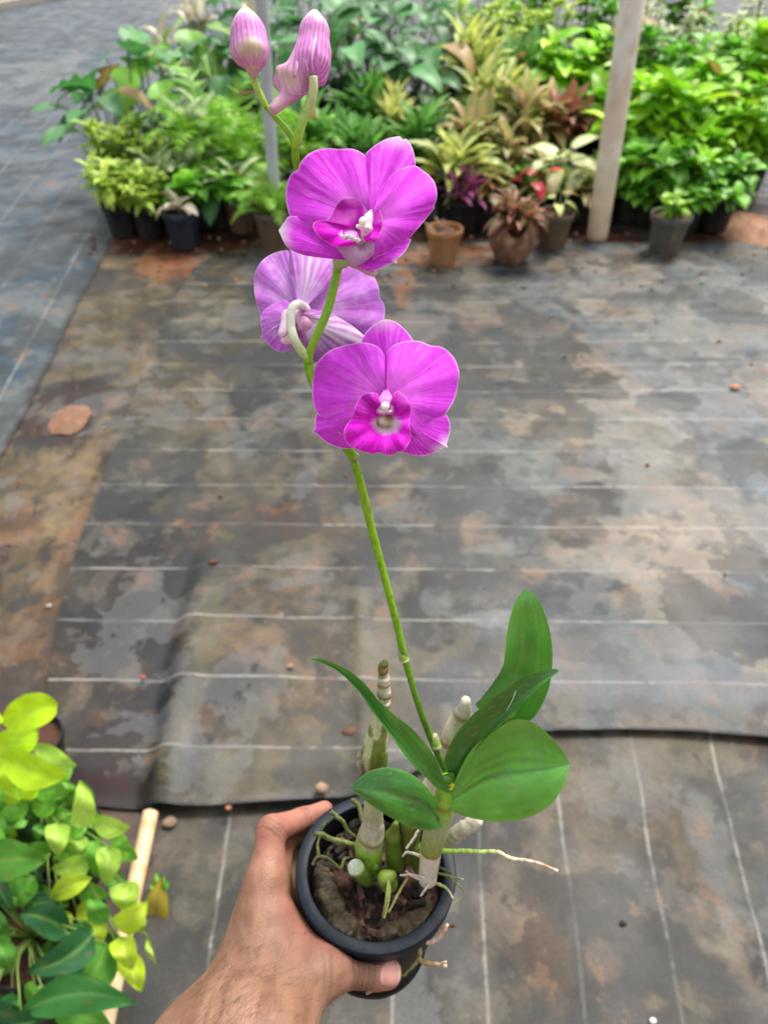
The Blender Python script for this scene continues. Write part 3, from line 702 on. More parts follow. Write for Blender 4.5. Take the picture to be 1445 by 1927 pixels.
# ---- leaves
def resample(pts, n):
    return catmull(pts, n)
def leaf_px(name, midrib, left, right, colf, cup=.0, label=None, nu=46, nv=9, fold=.003, parent=None, rip=0.0, mat=None, th=.0007):
    """midrib: (px, py, z); left/right edges: (px, py) from foot to tip, depth from midrib + cup (m)"""
    m = resample(midrib, nu); l = resample(left, nu); r = resample(right, nu)
    Vs = []; Cs = []; UVt = []
    for side, e in ((-1, l), (1, r)):
        pass
    s = np.linspace(-1, 1, 2 * nv + 1)
    for i in range(nu):
        t = i / (nu - 1)
        for v in s:
            a = abs(v); e = l[i] if v < 0 else r[i]
            q = m[i, :2] * (1 - a) + e[:2] * a
            cu = cup if not isinstance(cup, tuple) else (cup[0] if v < 0 else cup[1])
            z = m[i, 2] + cu * a * a * math.sin(math.pi * min(1, t * .97 + .03)) - fold * (a ** .8) * math.sin(math.pi * min(1, t + .02)) + rip * math.sin(t * 17 + v * 2) * a
            Vs.append(P(q[0], q[1], z)); UVt.append((t, v))
    Vs = np.array(Vs); UVt = np.array(UVt)
    F = grid_faces(nu, 2 * nv + 1)
    # give it thickness: a second skin just behind
    col = colf(UVt[:, 0], UVt[:, 1], Vs)
    view = (Vs - C0); view /= np.linalg.norm(view, axis=1)[:, None]
    edge = (1 - np.abs(UVt[:, 1]) ** 8)[:, None]
    V2 = Vs + view * th * edge
    n = len(Vs)
    V = np.vstack([Vs, V2]); F2 = [tuple(i + n for i in f[::-1]) for f in F]
    o = new_obj(name, V, F + F2, mat or M_orleaf, parent or orchid, np.vstack([col, mix(col, (.20, .36, .07), np.full(n, .5))]))
    if label: o['label'] = label
    return o
G1 = np.array((.05, .22, .02)); G2 = np.array((.115, .39, .045)); G0 = np.array((.028, .115, .016)); GL = np.array((.28, .52, .07))
def lc(base, alt, rib, seed, ribw=.035, ribk=.5, veins=14, vk=.12):
    def f(t, v, V):
        n = fbm(t * 3, v * 1.5 + 5, seed, 4)
        c = mix(base, alt, sstep(.35, .65, n))
        c = mix(c, rib, np.exp(-(v / ribw) ** 2) * ribk)
        s = np.abs(np.sin(v * veins + .3 * n * 6)) ** 6
        c = c * (1 - vk * s)[:, None]
        c = c * (1 - .10 * np.abs(np.sin(v * 70 + n * 3)) ** 3)[:, None]
        c = mix(c, (.12, .16, .05), sstep(.66, .70, fbm(t * 9, v * 8, seed + 6, 3)) * .25)
        c = mix(c, (.5, .55, .4), sstep(.90, .94, vnoise(t * 70, v * 60, seed + 7)) * .18)
        c = mix(c, (.35, .45, .25), sstep(.62, .7, fbm(t * 22, v * 20, seed + 3, 3)) * .12)
        c = mix(c, GL, sstep(.93, 1.0, np.abs(v)) * .25)
        return c
    return f
def D(l): return [cD(x, y) for x, y in l]
def E(l): return [cE(x, y) for x, y in l]
def DZ(l): return [(*cD(x, y), z) for x, y, z in l]
def EZ(l): return [(*cE(x, y), z) for x, y, z in l]
# tall leaf at the back right
leaf_px('leaf', DZ([(1050, 760, .436), (1075, 640, .428), (1100, 520, .42), (1125, 380, .412), (1135, 260, .405), (1140, 160, .40), (1141, 82, .398)]),
        D([(1040, 765), (900, 670), (925, 625), (985, 545), (1030, 470), (1042, 400), (1050, 310), (1070, 215), (1100, 130), (1138, 80)]),
        D([(1070, 745), (1150, 745), (1195, 715), (1240, 640), (1268, 560), (1280, 470), (1282, 390), (1270, 290), (1245, 205), (1210, 130), (1175, 90), (1143, 80)]),
        lc(G2, G2 * 1.25, (.25, .45, .12), 501), cup=-.004, label='tall upright leaf at the right rear')
# big round leaf at the right
leaf_px('leaf', EZ([(815, 348, .430), (900, 290, .424), (1000, 225, .417), (1100, 195, .412), (1220, 182, .409), (1340, 165, .409), (1421, 152, .412)]),
        E([(830, 340), (885, 190), (955, 70), (1045, 0), (1140, -62), (1222, -62), (1300, -14), (1362, 50), (1404, 105), (1421, 150)]),
        E([(820, 350), (870, 385), (940, 410), (1040, 428), (1150, 425), (1240, 402), (1320, 355), (1372, 292), (1408, 222), (1422, 154)]),
        lc(G2, G2 * 1.3, (.04, .15, .02), 502, ribw=.012, ribk=.6, veins=11, vk=.16), cup=(-.008, .006), label='broad round leaf at the right')
# folded leaf reaching right: dark upper face and pale underside
leaf_px('leaf', DZ([(800, 1045, .427), (835, 960, .418), (890, 870, .41), (970, 770, .402), (1080, 670, .395), (1200, 565, .39), (1314, 488, .388)]),
        D([(790, 1040), (738, 960), (755, 885), (800, 800), (868, 720), (950, 650), (1040, 580), (1130, 520), (1220, 490), (1290, 477), (1316, 486)]),
        D([(805, 1048), (845, 975), (900, 885), (985, 790), (1090, 692), (1205, 580), (1314, 491)]),
        lc(G0 * 1.6, G1 * 1.1, (.2, .36, .1), 503, ribw=.02, ribk=.15), cup=(-.002, -.001), fold=.002, label='pointed dark leaf reaching right')
px_tube('scratch', [(*cD(1118, 548), .3905, .9), (*cD(1098, 590), .3915, 1.3), (*cD(1078, 640), .3925, 1.1), (*cD(1050, 690), .3940, .6)], orchid, (.45, .6, .3), M_orleaf, 16, 5)
leaf_px('leaf_underside', DZ([(803, 1046, .4295), (870, 945, .421), (950, 850, .413), (1040, 750, .405), (1100, 694, .401)]),
        D([(800, 1040), (850, 960), (905, 880), (990, 785), (1100, 690)]),
        D([(806, 1050), (880, 985), (930, 930), (985, 850), (1050, 770), (1100, 698)]),
        lc(GL * .8, GL, GL, 504), cup=0.0, fold=0.0, nv=4)
# long leaf reaching left: one strip near, its other half behind
leaf_px('leaf', DZ([(768, 1095, .424), (700, 1045, .416), (620, 960, .408), (530, 850, .402), (440, 740, .397), (350, 610, .393), (250, 520, .39), (150, 460, .388), (66, 432, .387)]),
        D([(760, 1105), (700, 1078), (635, 1015), (575, 960), (525, 895), (470, 815), (420, 750), (370, 690), (320, 610), (260, 540), (190, 480), (120, 448), (66, 434)]),
        D([(790, 1088), (752, 1060), (728, 1010), (700, 940), (668, 885), (620, 825), (560, 765), (490, 712), (415, 645), (345, 560), (265, 490), (180, 448), (105, 424), (66, 430)]),
        lc(G1 * 1.1, G1 * 1.7, (.15, .32, .08), 505, ribw=.05, ribk=.35), cup=(.001, -.002), fold=.004, label='long narrow leaf reaching left')
# low broad leaf over the pot
leaf_px('leaf', EZ([(792, 440, .434), (755, 380, .424), (680, 335, .416), (580, 305, .410), (470, 280, .407), (363, 266, .408)]),
        E([(812, 440), (795, 415), (768, 378), (782, 335), (750, 285), (690, 222), (620, 182), (540, 165), (465, 178), (405, 216), (360, 262)]),
        E([(815, 455), (790, 466), (720, 470), (640, 452), (560, 412), (480, 362), (410, 312), (362, 270)]),
        lc(G0 * 1.5, G1 * 1.5, (.12, .28, .07), 506, ribw=.03, ribk=.5), cup=(.004, .006), label='low broad leaf over the front of the pot')
# young leaf blade and yellow bud in the crown
leaf_px('leaf', EZ([(865, 240, .424), (845, 222, .421), (820, 208, .42), (806, 204, .42)]), E([(875, 232), (855, 190), (825, 196), (806, 203)]), E([(862, 245), (838, 238), (815, 222), (806, 205)]), lc(G1, G1 * 1.5, GL, 507), cup=0.0, fold=.001, nu=14, nv=4, label='tiny young leaf in the crown')
bulb('growth_bud', [pcone(pt(cE, 846, 262, .423), pt(cE, 855, 250, .422), 6, 4)], lambda V: np.tile((.5, .5, .02), (len(V), 1)), res=.0006)

# ---- flower spike
spike_pts = [(843, 1458, .430, 7.5), (817, 1405, .424, 6.5), (790, 1335, .414, 6.3), (768, 1262, .405, 6.5), (758, 1225, .40, 7.5), (748, 1180, .396, 7), (727, 1100, .387, 7.2), (703, 1010, .378, 7.8), (682, 925, .369, 8.2), (666, 868, .362, 8), (652, 838, .358, 9), (630, 800, .354, 8), (600, 745, .350, 8), (583, 700, .346, 8.6), (580, 672, .343, 9)]
SG = np.array((.20, .42, .012)); SGD = np.array((.07, .20, .012))
def c_sp(t, V):
    c = mix(SGD, SG, sstep(.1, .55, t)); 
    c = c * (1 - .35 * sstep(.55, .7, fbm(V[:, 2] * 500, V[:, 0] * 900, 5)))[:, None]
    return c
spike = px_tube('flower_spike', spike_pts, None, c_sp, M_stem, 120, 16)
px_tube('upper_stem', [(579, 682, .3435, 9), (586, 655, .340, 7.5), (600, 622, .337, 8), (616, 585, .335, 8.5), (628, 540, .333, 8.5), (635, 500, .333, 8.5), (628, 440, .334, 8), (590, 370, .332, 7), (561, 318, .328, 7), (556, 290, .322, 7.2), (555, 270, .318, 7.5), (540, 245, .316, 5.8), (520, 222, .315, 5.8), (503, 202, .314, 5.5)], spike, lambda t, V: np.tile(SG * 1.05, (len(V), 1)), M_stem, 120, 16)
px_tube('flower_stalk', [(502, 203, .314, 5.6), (493, 185, .313, 6.5), (484, 165, .312, 6.8), (478, 148, .311, 7.2), (474, 132, .310, 8.5), (473, 122, .3095, 9)], spike, lambda t, V: mix(SG * 1.3, (.5, .58, .16), t), M_stem, 40, 14)
px_tube('flower_stalk', [(556, 277, .317, 7), (561, 258, .314, 8.5), (568, 232, .311, 9), (579, 205, .308, 9.2), (588, 180, .305, 9), (590, 160, .303, 8.6), (589, 144, .302, 9)], spike, lambda t, V: mix(SG * 1.4, (.60, .66, .38), t ** 1.5), M_stem, 50, 16)
def sheath_ring(px, py, z, r, dx, dy, L, col=(.55, .5, .3)):
    px_tube('node_sheath', [(px, py, z, r), (px - dx * .6, py - dy * .6, z - .001, r * .98), (px - dx, py - dy, z - .0015, r * .85)], spike, bandcol([(0, col), (.15, np.array(col) * 1.1), (.3, SG * .9), (1, (.35, .36, .2))], [], 77, .3), M_stem, 16, 14)
sheath_ring(822, 1407, .4235, 9.0, 7, 24, 0)
sheath_ring(761, 1244, .402, 8.8, 5, 18, 0)
sheath_ring(668, 857, .360, 10.0, 4, -8, 0, (.4, .42, .25))
sheath_ring(560, 272, .3165, 8.5, -3, 12, 0, (.35, .36, .2))
px_tube('flower_stalk', [(668, 862, .360, 9), (655, 846, .356, 9.5), (648, 830, .352, 9), (660, 800, .350, 7), (700, 780, .348, 7)], spike, lambda t, V: np.tile(SG, (len(V), 1)), M_stem, 30, 12)
px_tube('flower_stalk', [(580, 672, .3425, 9), (567, 660, .340, 8.5), (555, 640, .337, 8.3), (548, 615, .338, 8.3), (547, 590, .338, 8.3), (552, 577, .339, 8.2), (562, 572, .343, 8), (571, 577, .349, 7.5), (576, 584, .354, 7)], spike, lambda t, V: mix((.42, .55, .2), (.74, .76, .62), sstep(0, .5, t)), M_stem, 60, 16)
px_tube('flower_stalk', [(635, 512, .333, 8), (637, 500, .330, 9.5), (648, 493, .325, 11), (662, 488, .321, 9), (675, 478, .320, 8)], spike, lambda t, V: mix(SG, (.4, .5, .25), t), M_stem, 30, 14)

# ---- blooms
cA = crp((560, 560), 4.5156); cB = crp((520, 240), 4.5156); cF = crp((450, 450), 3.2111); cG = crp((400, 0), 5.558)
MAG = np.array((.84, .075, .88)); MAGL = np.array((.95, .28, .90)); MAGD = np.array((.62, .012, .64)); HOT = np.array((.90, .006, .78)); HOTD = np.array((.40, .001, .34)); WHT = np.array((.85, .76, .82))
LIL = np.array((.72, .25, .84)); LILW = np.array((.88, .68, .90))
CUR = [cA]
def petal(name, parent, base, outline, z0, depth, colf, label=None, M=34, N=150, th=.00035, c=None, s0=.015, mat=None, thick_in=0.0):
    c = c or CUR[0]
    bx, by = c(*base); o = np.array([c(x, y) for x, y in outline])
    o = catmull(o, N)
    s = np.linspace(s0, 1, M)[:, None]; a = np.linspace(0, 1, N)[None]
    x = bx + s * (o[None, :, 0] - bx); y = by + s * (o[None, :, 1] - by)
    sz = np.hypot(o[:, 0] - bx, o[:, 1] - by)[None]
    S = s + 0 * a; A = a + 0 * s
    zz = z0 + depth(S, A, (x - bx) / 60., (y - by) / 60.)
    V = P(x, y, zz).reshape(-1, 3)
    ang = np.arctan2(o[:, 1] - by, o[:, 0] - bx); ang = np.unwrap(ang)[None] + 0 * s
    col = colf(S, A, ang, sz / 60. + 0 * s, x, y).reshape(-1, 3)
    F = grid_faces(M, N)
    view = (V - C0); view /= np.linalg.norm(view, axis=1)[:, None]
    V2 = V + view * (th * (1 - S.ravel() ** 12))[:, None]
    n = len(V)
    ob = new_obj(name, np.vstack([V, V2]), F + [tuple(i + n for i in f[::-1]) for f in F], mat or M_petal, parent, np.vstack([col, col]))
    if label: ob['label'] = label
    return ob
def c_petal(base=MAG, light=MAGL, dark=MAGD, seed=1, lightc=(.25, .3), lightk=.55, vein=.35, vfreq=26, tipwhite=0.0, rim=.55, mott=.12, tipang=None):
    def f(S, A, ang, sz, x, y):
        n = fbm(x * .05, y * .05, seed, 4)
        c = mix(base, light, lightk * np.exp(-((S - lightc[0]) / lightc[1]) ** 2) * (.6 + .8 * n))
        # veins fanning out from the foot, slightly wavy and forking
        wob = .05 * (fbm(S * 6, ang * 3, seed + 1, 3) - .5)
        v1 = vnoise((ang + wob) * vfreq, S * 1.3 + 3, seed + 2); v2 = vnoise((ang + wob * 1.5) * vfreq * 2.6, S * 3.2, seed + 3)
        vv = sstep(.50, .80, v1) * .65 + sstep(.5, .8, v2) * .6 * sstep(.25, .6, S)
        c = mix(c, light, sstep(.62, .85, vnoise((ang + wob) * vfreq * 1.6 + 31, S * 2.0, seed + 4)) * .4 * sstep(.1, .3, S))
        c = mix(c, dark, np.clip(vv * vein * 1.5 * (.4 + .8 * sstep(.05, .5, S)), 0, .92))
        m = fbm(x * .09, y * .09, seed + 5, 4)
        c = mix(c, light, sstep(.52, .7, m) * mott)
        c = mix(c, np.array((.62, .06, .60)), sstep(.5, .7, fbm(x * .03, y * .03, seed + 8, 3)) * .3)
        if tipwhite > 0:
            d = np.abs(ang - tipang)
            c = mix(c, WHT, tipwhite * sstep(.80, 1.0, S) * np.exp(-(d / .16) ** 2))
        c = mix(c, WHT, rim * sstep(.975, 1.0, S))
        return c
    return f
def dep(back=.004, cup=.0, rip=.0012, rf=7, seed=0, tx=0.0, ty=0.0, fold=0.0):
    """back: edge bends away; cup: mid bulges to the viewer; tx, ty: tilt"""
    def f(S, A, X, Y):
        return back * S ** 2 - cup * np.sin(math.pi * S) + rip * S ** 2 * np.sin(A * rf * 2 * math.pi + seed) + tx * X + ty * Y + .0010 * S * (fbm(A * 5, S * 2.5, seed + 9, 3) - .5) + fold * np.exp(-((A - .5) / .06) ** 2) * S * (1 - S)
    return f
# .................. lowest bloom, facing the viewer
zf = .332
core = P(*cA(750, 1000), zf + .012)
fl3 = bulb('flower', [pcone(pt(cA, 750, 990, zf + .012), pt(cA, 745, 880, zf + .006), 20, 9), pcone(pt(cA, 750, 990, zf + .012), (668, 800, .350), 12, 7)],
           lambda V: np.tile((.75, .5, .72), (len(V), 1)), res=.0009)
fl3['label'] = 'open bloom facing the camera, lowest of the three'
# sepals (behind)
petal('sepal', fl3, (750, 800), [(690, 700), (600, 540), (545, 400), (555, 340), (585, 290), (640, 235), (700, 198), (728, 190), (741, 183), (752, 187), (790, 188), (850, 215), (920, 278), (960, 330), (985, 375), (980, 450), (900, 560), (800, 720)], zf + .0085,
      dep(.004, .001, .0006, 3, 1, ty=-.001), c_petal(seed=11, vein=.5, lightk=.2, tipwhite=.6, tipang=-1.58, rim=.75, base=MAG * .95))
petal('sepal', fl3, (700, 1000), [(420, 860), (260, 900), (172, 965), (150, 1020), (145, 1085), (140, 1120), (124, 1142), (150, 1150), (180, 1182), (240, 1228), (310, 1262), (380, 1282), (440, 1284), (500, 1272), (620, 1200)], zf + .010,
      dep(.003, .002, .0006, 3, 2), c_petal(seed=12, vein=.55, lightk=.2, tipwhite=.9, tipang=math.pi - .24, rim=.8))
petal('sepal', fl3, (790, 1000), [(860, 1240), (872, 1308), (930, 1328), (1010, 1344), (1080, 1343), (1150, 1325), (1205, 1296), (1245, 1276), (1276, 1276), (1266, 1255), (1275, 1215), (1290, 1160), (1297, 1100), (1288, 1040), (1255, 992), (1180, 940), (1000, 900)], zf + .010,
      dep(.0035, .002, .0006, 3, 3), c_petal(seed=13, vein=.55, lightk=.2, tipwhite=.95, tipang=.53, rim=.8))
# side petals
petal('petal', fl3, (745, 850), [(749, 800), (746, 740), (743, 640), (744, 560), (738, 500), (712, 448), (665, 408), (605, 388), (540, 382), (450, 394), (350, 418), (270, 452), (205, 505), (162, 560), (150, 590), (133, 622), (124, 700), (122, 790), (128, 870), (150, 950), (188, 1012), (240, 1070), (310, 1125), (370, 1165), (393, 1178), (412, 1150), (440, 1080), (480, 1000), (560, 930), (660, 880)], zf + .0055,
      dep(.0015, .0035, .0009, 6, 1, tx=-.0025), c_petal(seed=14, vein=.32, vfreq=30, lightk=.6))
petal('petal', fl3, (755, 850), [(754, 800), (751, 745), (763, 640), (752, 570), (752, 505), (772, 448), (822, 402), (900, 374), (980, 366), (1050, 374), (1110, 398), (1150, 408), (1210, 414), (1265, 444), (1312, 490), (1345, 540), (1362, 592), (1364, 610), (1374, 624), (1369, 700), (1355, 790), (1325, 880), (1278, 962), (1215, 1040), (1140, 1118), (1080, 1164), (1030, 1187), (995, 1178), (975, 1140), (966, 1060), (950, 980), (880, 900)], zf + .0045,
      dep(.002, .0035, .0009, 6, 4, tx=.0035), c_petal(seed=15, vein=.32, vfreq=30, lightk=.6))
# lip
def c_lip3(S, A, ang, sz, x, y):
    xx = (x - cA(755, 0)[0]) * 4.5156; yy = (y - cA(0, 1040)[1]) * 4.5156      # crop units about the throat
    n = fbm(x * .12, y * .12, 31, 4)
    c = mix(HOT, HOTD, sstep(.1, -.5, yy / 300) * .7)
    v = sstep(.45, .8, vnoise(ang * 44, S * 1.5, 33)) * .22
    c = mix(c, MAGL, v * sstep(.3, .9, S))
    c = mix(c, HOTD, sstep(.55, .75, n) * .35)
    r = np.hypot(xx / 150., (yy - 30) / 112.) + .16 * (vnoise(ang * 20, S * 0, 35) - .5)
    c = mix(c, WHT, (1 - sstep(.55, 1.02, r)) * sstep(-60, 20, yy))
    c = mix(c, (.55, .25, .5), (1 - sstep(.3, .55, np.hypot(xx / 150, (yy + 60) / 100))) * .6)
    c = mix(c, WHT, .5 * sstep(.975, 1, S))
    return c
def d_lip3(S, A, X, Y):
    return .0065 - .0145 * S ** .75 + .0075 * S ** 3 + .0012 * S ** 2 * np.sin(A * 9 * 6.28) + .004 * np.exp(-(S / .25) ** 2) - .002 * sstep(-.0, -.6, Y)
petal('lip', fl3, (752, 1050), [(700, 900), (690, 840), (668, 815), (620, 807), (565, 822), (522, 865), (492, 925), (476, 990), (456, 1025), (425, 1070), (402, 1110), (392, 1155), (402, 1205), (432, 1250), (490, 1286), (560, 1310), (600, 1318), (630, 1335), (655, 1325), (700, 1318), (730, 1330), (775, 1342), (825, 1330), (850, 1314), (895, 1300), (932, 1262), (955, 1212), (963, 1140), (945, 1075), (950, 1030), (962, 970), (950, 900), (920, 850), (880, 812), (840, 798), (805, 835), (800, 900)], zf - .0005, d_lip3, c_lip3, s0=.12, M=44, N=200)
# throat patch, column and anther cap
bulb('throat', [pcone(pt(cA, 715, 1060, zf + .0035), pt(cA, 795, 1055, zf + .0035), 10, 10), pcone(pt(cA, 730, 1010, zf + .0055), pt(cA, 785, 1010, zf + .0055), 9, 9)],
     lambda V: mix((.36, .25, .12), (.72, .62, .5), sstep(.3, .7, fbm(V[:, 0] * 300, V[:, 2] * 300, 36))), parent=fl3, res=.0005)
bulb('column', [pcone(pt(cA, 752, 800, zf + .0040), pt(cA, 746, 905, zf - .0005), 6, 18), pcone(pt(cA, 700, 945, zf - .0002), pt(cA, 795, 945, zf - .0002), 8, 8)],
     lambda V: mix((.62, .10, .55), (.78, .42, .68), fbm(V[:, 0] * 400, V[:, 2] * 400, 37)), parent=fl3, res=.0005)
cap3 = bulb('anther_cap', [pcone(pt(cA, 742, 925, zf - .0042), pt(cA, 746, 922, zf - .0042), 8.2, 8.2), pcone(pt(cA, 700, 966, zf - .0030), pt(cA, 792, 966, zf - .0030), 2.6, 2.6)],
     lambda V: np.tile((.86, .74, .72), (len(V), 1)), parent=fl3, res=.00035, k=.0006)

# .................. top bloom
zt = .312; CUR[0] = cB
fl1 = bulb('flower', [pcone(pt(cB, 735, 960, zt + .008), pt(cB, 750, 820, zt + .004), 20, 9), pcone(pt(cB, 720, 980, zt + .009), (655, 490, .3225), 13, 8)],
           lambda V: np.tile((.75, .5, .70), (len(V), 1)), res=.0009)
fl1['label'] = 'open bloom tilted up and to the left, topmost of the three'
petal('sepal', fl1, (803, 740), [(795, 650), (782, 500), (765, 350), (755, 242), (800, 180), (870, 130), (940, 95), (1000, 80), (1042, 74), (1062, 84), (1072, 100), (1102, 97), (1140, 140), (1165, 200), (1178, 270), (1180, 330), (1150, 430), (1000, 560), (880, 680)], zt + .007,
      dep(.003, .001, .0006, 3, 5, ty=-.001), c_petal(seed=41, vein=.6, vfreq=18, lightk=.3, tipwhite=.7, tipang=-1.22, rim=.75))
petal('sepal', fl1, (640, 1090), [(600, 960), (440, 860), (280, 780), (120, 752), (70, 800), (24, 866), (20, 878), (36, 910), (60, 965), (90, 1010), (140, 1048), (220, 1080), (330, 1102), (430, 1112), (520, 1120), (590, 1128)], zt + .010,
      dep(.000, .002, .0006, 3, 6, tx=.001), c_petal(seed=42, vein=.55, vfreq=22, lightk=.4, lightc=(.05, .2), tipwhite=1, tipang=-math.pi + .33, rim=.75))
petal('sepal', fl1, (700, 1120), [(800, 1000), (960, 950), (1132, 945), (1128, 990), (1095, 1052), (1050, 1098), (1022, 1120), (1028, 1156), (1000, 1152), (940, 1176), (860, 1205), (790, 1217), (740, 1210), (700, 1180)], zt + .008,
      dep(.000, .001, .0006, 3, 7, tx=-.0005), c_petal(seed=43, vein=.5, lightk=.3, lightc=(.05, .2), tipwhite=1, tipang=.11, rim=.8))
petal('petal', fl1, (795, 800), [(800, 730), (792, 640), (786, 540), (776, 420), (766, 330), (752, 240), (722, 212), (680, 190), (625, 178), (530, 181), (440, 175), (360, 184), (290, 212), (235, 258), (200, 310), (186, 352), (165, 366), (135, 382), (108, 425), (86, 490), (78, 570), (90, 660), (112, 745), (150, 820), (198, 895), (240, 935), (310, 965), (420, 960), (560, 900), (700, 850)], zt + .0045,
      dep(.0015, .004, .0012, 5, 2, tx=-.002, ty=.000), c_petal(seed=44, vein=.42, vfreq=24, lightk=.65))
petal('petal', fl1, (815, 800), [(812, 730), (835, 630), (895, 505), (980, 405), (1080, 342), (1178, 324), (1240, 362), (1300, 408), (1342, 462), (1364, 540), (1362, 610), (1342, 660), (1344, 684), (1300, 740), (1242, 812), (1182, 880), (1130, 940), (1050, 1008), (955, 1060), (880, 1092), (814, 1122), (835, 1060), (870, 970), (880, 900)], zt + .0035,
      dep(.002, .0038, .0012, 5, 3, tx=.003), c_petal(seed=45, vein=.42, vfreq=24, lightk=.5))
def c_lip1(S, A, ang, sz, x, y):
    X = 4.5156 * (x - 520); Y = 4.5156 * (y - 240)
    n = fbm(x * .12, y * .12, 51, 4)
    c = mix(HOT, HOTD, sstep(900, 760, Y) * 1.0)
    c = mix(c, HOTD, sstep(.55, .8, vnoise(ang * 26, S, 53)) * .4)
    c = mix(c, MAGL, sstep(.6, .75, n) * .06)
    c = mix(c, (.80, .55, .78), (1 - sstep(.1, .5, np.hypot((X - 640) / 160, (Y - 900) / 120))) * .8)
    return mix(c, WHT, .5 * sstep(.975, 1, S))
def d_lip1(S, A, X, Y):
    return .004 - .0105 * S ** .8 + .005 * S ** 3 + .0008 * S ** 2 * np.sin(A * 7 * 6.28) + .005 * sstep(-.1, -.7, Y)
# pale outside of the lip, its foot, then the bowl
petal('lip_foot', fl1, (720, 1010), [(500, 1010), (540, 1060), (580, 1110), (620, 1150), (680, 1172), (740, 1150), (800, 1105), (840, 1060), (880, 980), (895, 920), (880, 860), (820, 900), (700, 960)], zt + .0035, dep(-.001, .003, .0, 3, 8), c_petal(base=np.array((.66, .38, .62)), light=np.array((.8, .66, .76)), dark=np.array((.55, .2, .5)), seed=46, lightk=.8, vein=.2, rim=0))
petal('lip', fl1, (690, 870), [(700, 990), (600, 1010), (520, 1013), (470, 1002), (430, 975), (385, 945), (340, 895), (315, 850), (315, 815), (345, 795), (390, 790), (435, 782), (465, 740), (495, 685), (530, 635), (570, 603), (620, 595), (670, 605), (720, 640), (760, 690), (800, 720), (835, 680), (870, 690), (900, 760), (900, 830), (880, 900), (850, 940), (820, 955), (770, 980)], zt - .0015, d_lip1, c_lip1, s0=.05, M=40, N=190)
mb = MB(); r_ = np.random.RandomState(8)
for k in range(90):
    t = r_.rand(); x = 545 + 160 * t + r_.randn() * 4; y = 914 + 46 * t + 5 * math.sin(t * 9) + r_.randn() * 6
    a0 = P(*cB(x, y + 5), zt - .0052); a1 = P(*cB(x + r_.randn() * 9, y - 8 + r_.randn() * 9), zt - .0072)
    V, F, _ = tube_arrays([a0, a1], [.0004, .00008], 3, 6); mb.add(V, F, (.95, .92, .93))
fr = mb.build('lip_fringe', M_bud, fl1); fr['kind'] = 'stuff'
bulb('column', [pcone(pt(cB, 802, 720, zt + .003), pt(cB, 770, 800, zt - .003), 5, 11), pcone(pt(cB, 690, 840, zt - .0045), pt(cB, 795, 860, zt - .0045), 4, 4), pcone(pt(cB, 765, 860, zt - .004), pt(cB, 745, 945, zt - .001), 10, 6)],
     lambda V: mix((.70, .32, .62), (.82, .62, .66), fbm(V[:, 0] * 400, V[:, 2] * 400, 38)), parent=fl1, res=.00045, k=.0015)
bulb('anther_cap', [pcone(pt(cB, 738, 792, zt - .0068), pt(cB, 732, 800, zt - .0068), 7.2, 7.2), pcone(pt(cB, 690, 836, zt - .0062), pt(cB, 776, 850, zt - .0062), 2.6, 2.6), pcone(pt(cB, 762, 750, zt - .004), pt(cB, 764, 752, zt - .004), 3.6, 3.6)],
     lambda V: np.tile((.87, .76, .68), (len(V), 1)), parent=fl1, res=.00035, k=.0008)
bulb('spur', [pcone(pt(cB, 640, 1160, zt + .010), pt(cB, 760, 1212, zt + .011), 6, 5), pcone(pt(cB, 780, 1215, zt + .012), pt(cB, 826, 1238, zt + .010), 6, 7)],
     lambda V: mix((.35, .14, .16), (.7, .5, .5), fbm(V[:, 0] * 300, V[:, 2] * 300, 39)), parent=fl1, res=.0006)

# .................. bloom seen from behind
zb = .354; CUR[0] = cF
fl2 = bulb('flower', [pcone(pt(cF, 385, 425, zb + .000), pt(cF, 400, 455, zb + .004), 12, 14), pcone(pt(cF, 372, 415, zb - .002), pt(cF, 385, 425, zb), 8, 10)],
           lambda V: np.tile((.75, .55, .72), (len(V), 1)), res=.0008)
fl2['label'] = 'open bloom seen from its back, half hidden between the other two'
def c_back(seed, stripe=None, base=LIL, light=LILW, k=.5, vein=.3, vfreq=22, rim=.4, tipang=None):
    g = c_petal(base=base, light=light, dark=np.array((.44, .11, .58)), seed=seed, lightk=k, lightc=(.2, .45), vein=vein, vfreq=vfreq, rim=rim, mott=.3, tipwhite=.8 if tipang is not None else 0, tipang=tipang)
    def f(S, A, ang, sz, x, y):
        c = g(S, A, ang, sz, x, y)
        if stripe is not None:
            a0, w_, k_ = stripe
            st = np.exp(-((ang - a0) / w_) ** 2) * (.55 + .45 * np.cos((ang - a0) * 38 + 2 * fbm(S * 4, ang * 4, seed, 3)))
            c = mix(c, (.86, .80, .86), np.clip(st * k_, 0, 1))
        return c
    return f
petal('petal', fl2, (375, 425), [(345, 395), (318, 350), (306, 280), (300, 180), (297, 110), (298, 72), (262, 70), (220, 80), (172, 104), (135, 135), (108, 178), (94, 215), (90, 255), (94, 330), (110, 395), (128, 455), (135, 480), (200, 450), (300, 430)], zb + .004, dep(.006, -.001, .001, 5, 1), c_back(61, None))
petal('petal', fl2, (390, 430), [(430, 400), (500, 340), (545, 270), (575, 200), (610, 165), (680, 160), (740, 172), (795, 202), (825, 245), (844, 295), (848, 345), (856, 362), (875, 388), (881, 430), (876, 480), (855, 500), (810, 545), (765, 580), (740, 600), (690, 580), (600, 520), (500, 460)], zb + .004, dep(.006, -.001, .001, 5, 2), c_back(62, None))
petal('sepal', fl2, (380, 420), [(345, 385), (318, 330), (305, 240), (302, 150), (306, 70), (315, 40), (400, 30), (500, 50), (575, 120), (578, 180), (560, 250), (530, 300), (480, 350), (420, 400)], zb + .0005, dep(.004, .002, .0006, 3, 3), c_back(63, (-1.38, .24, 1.0)))
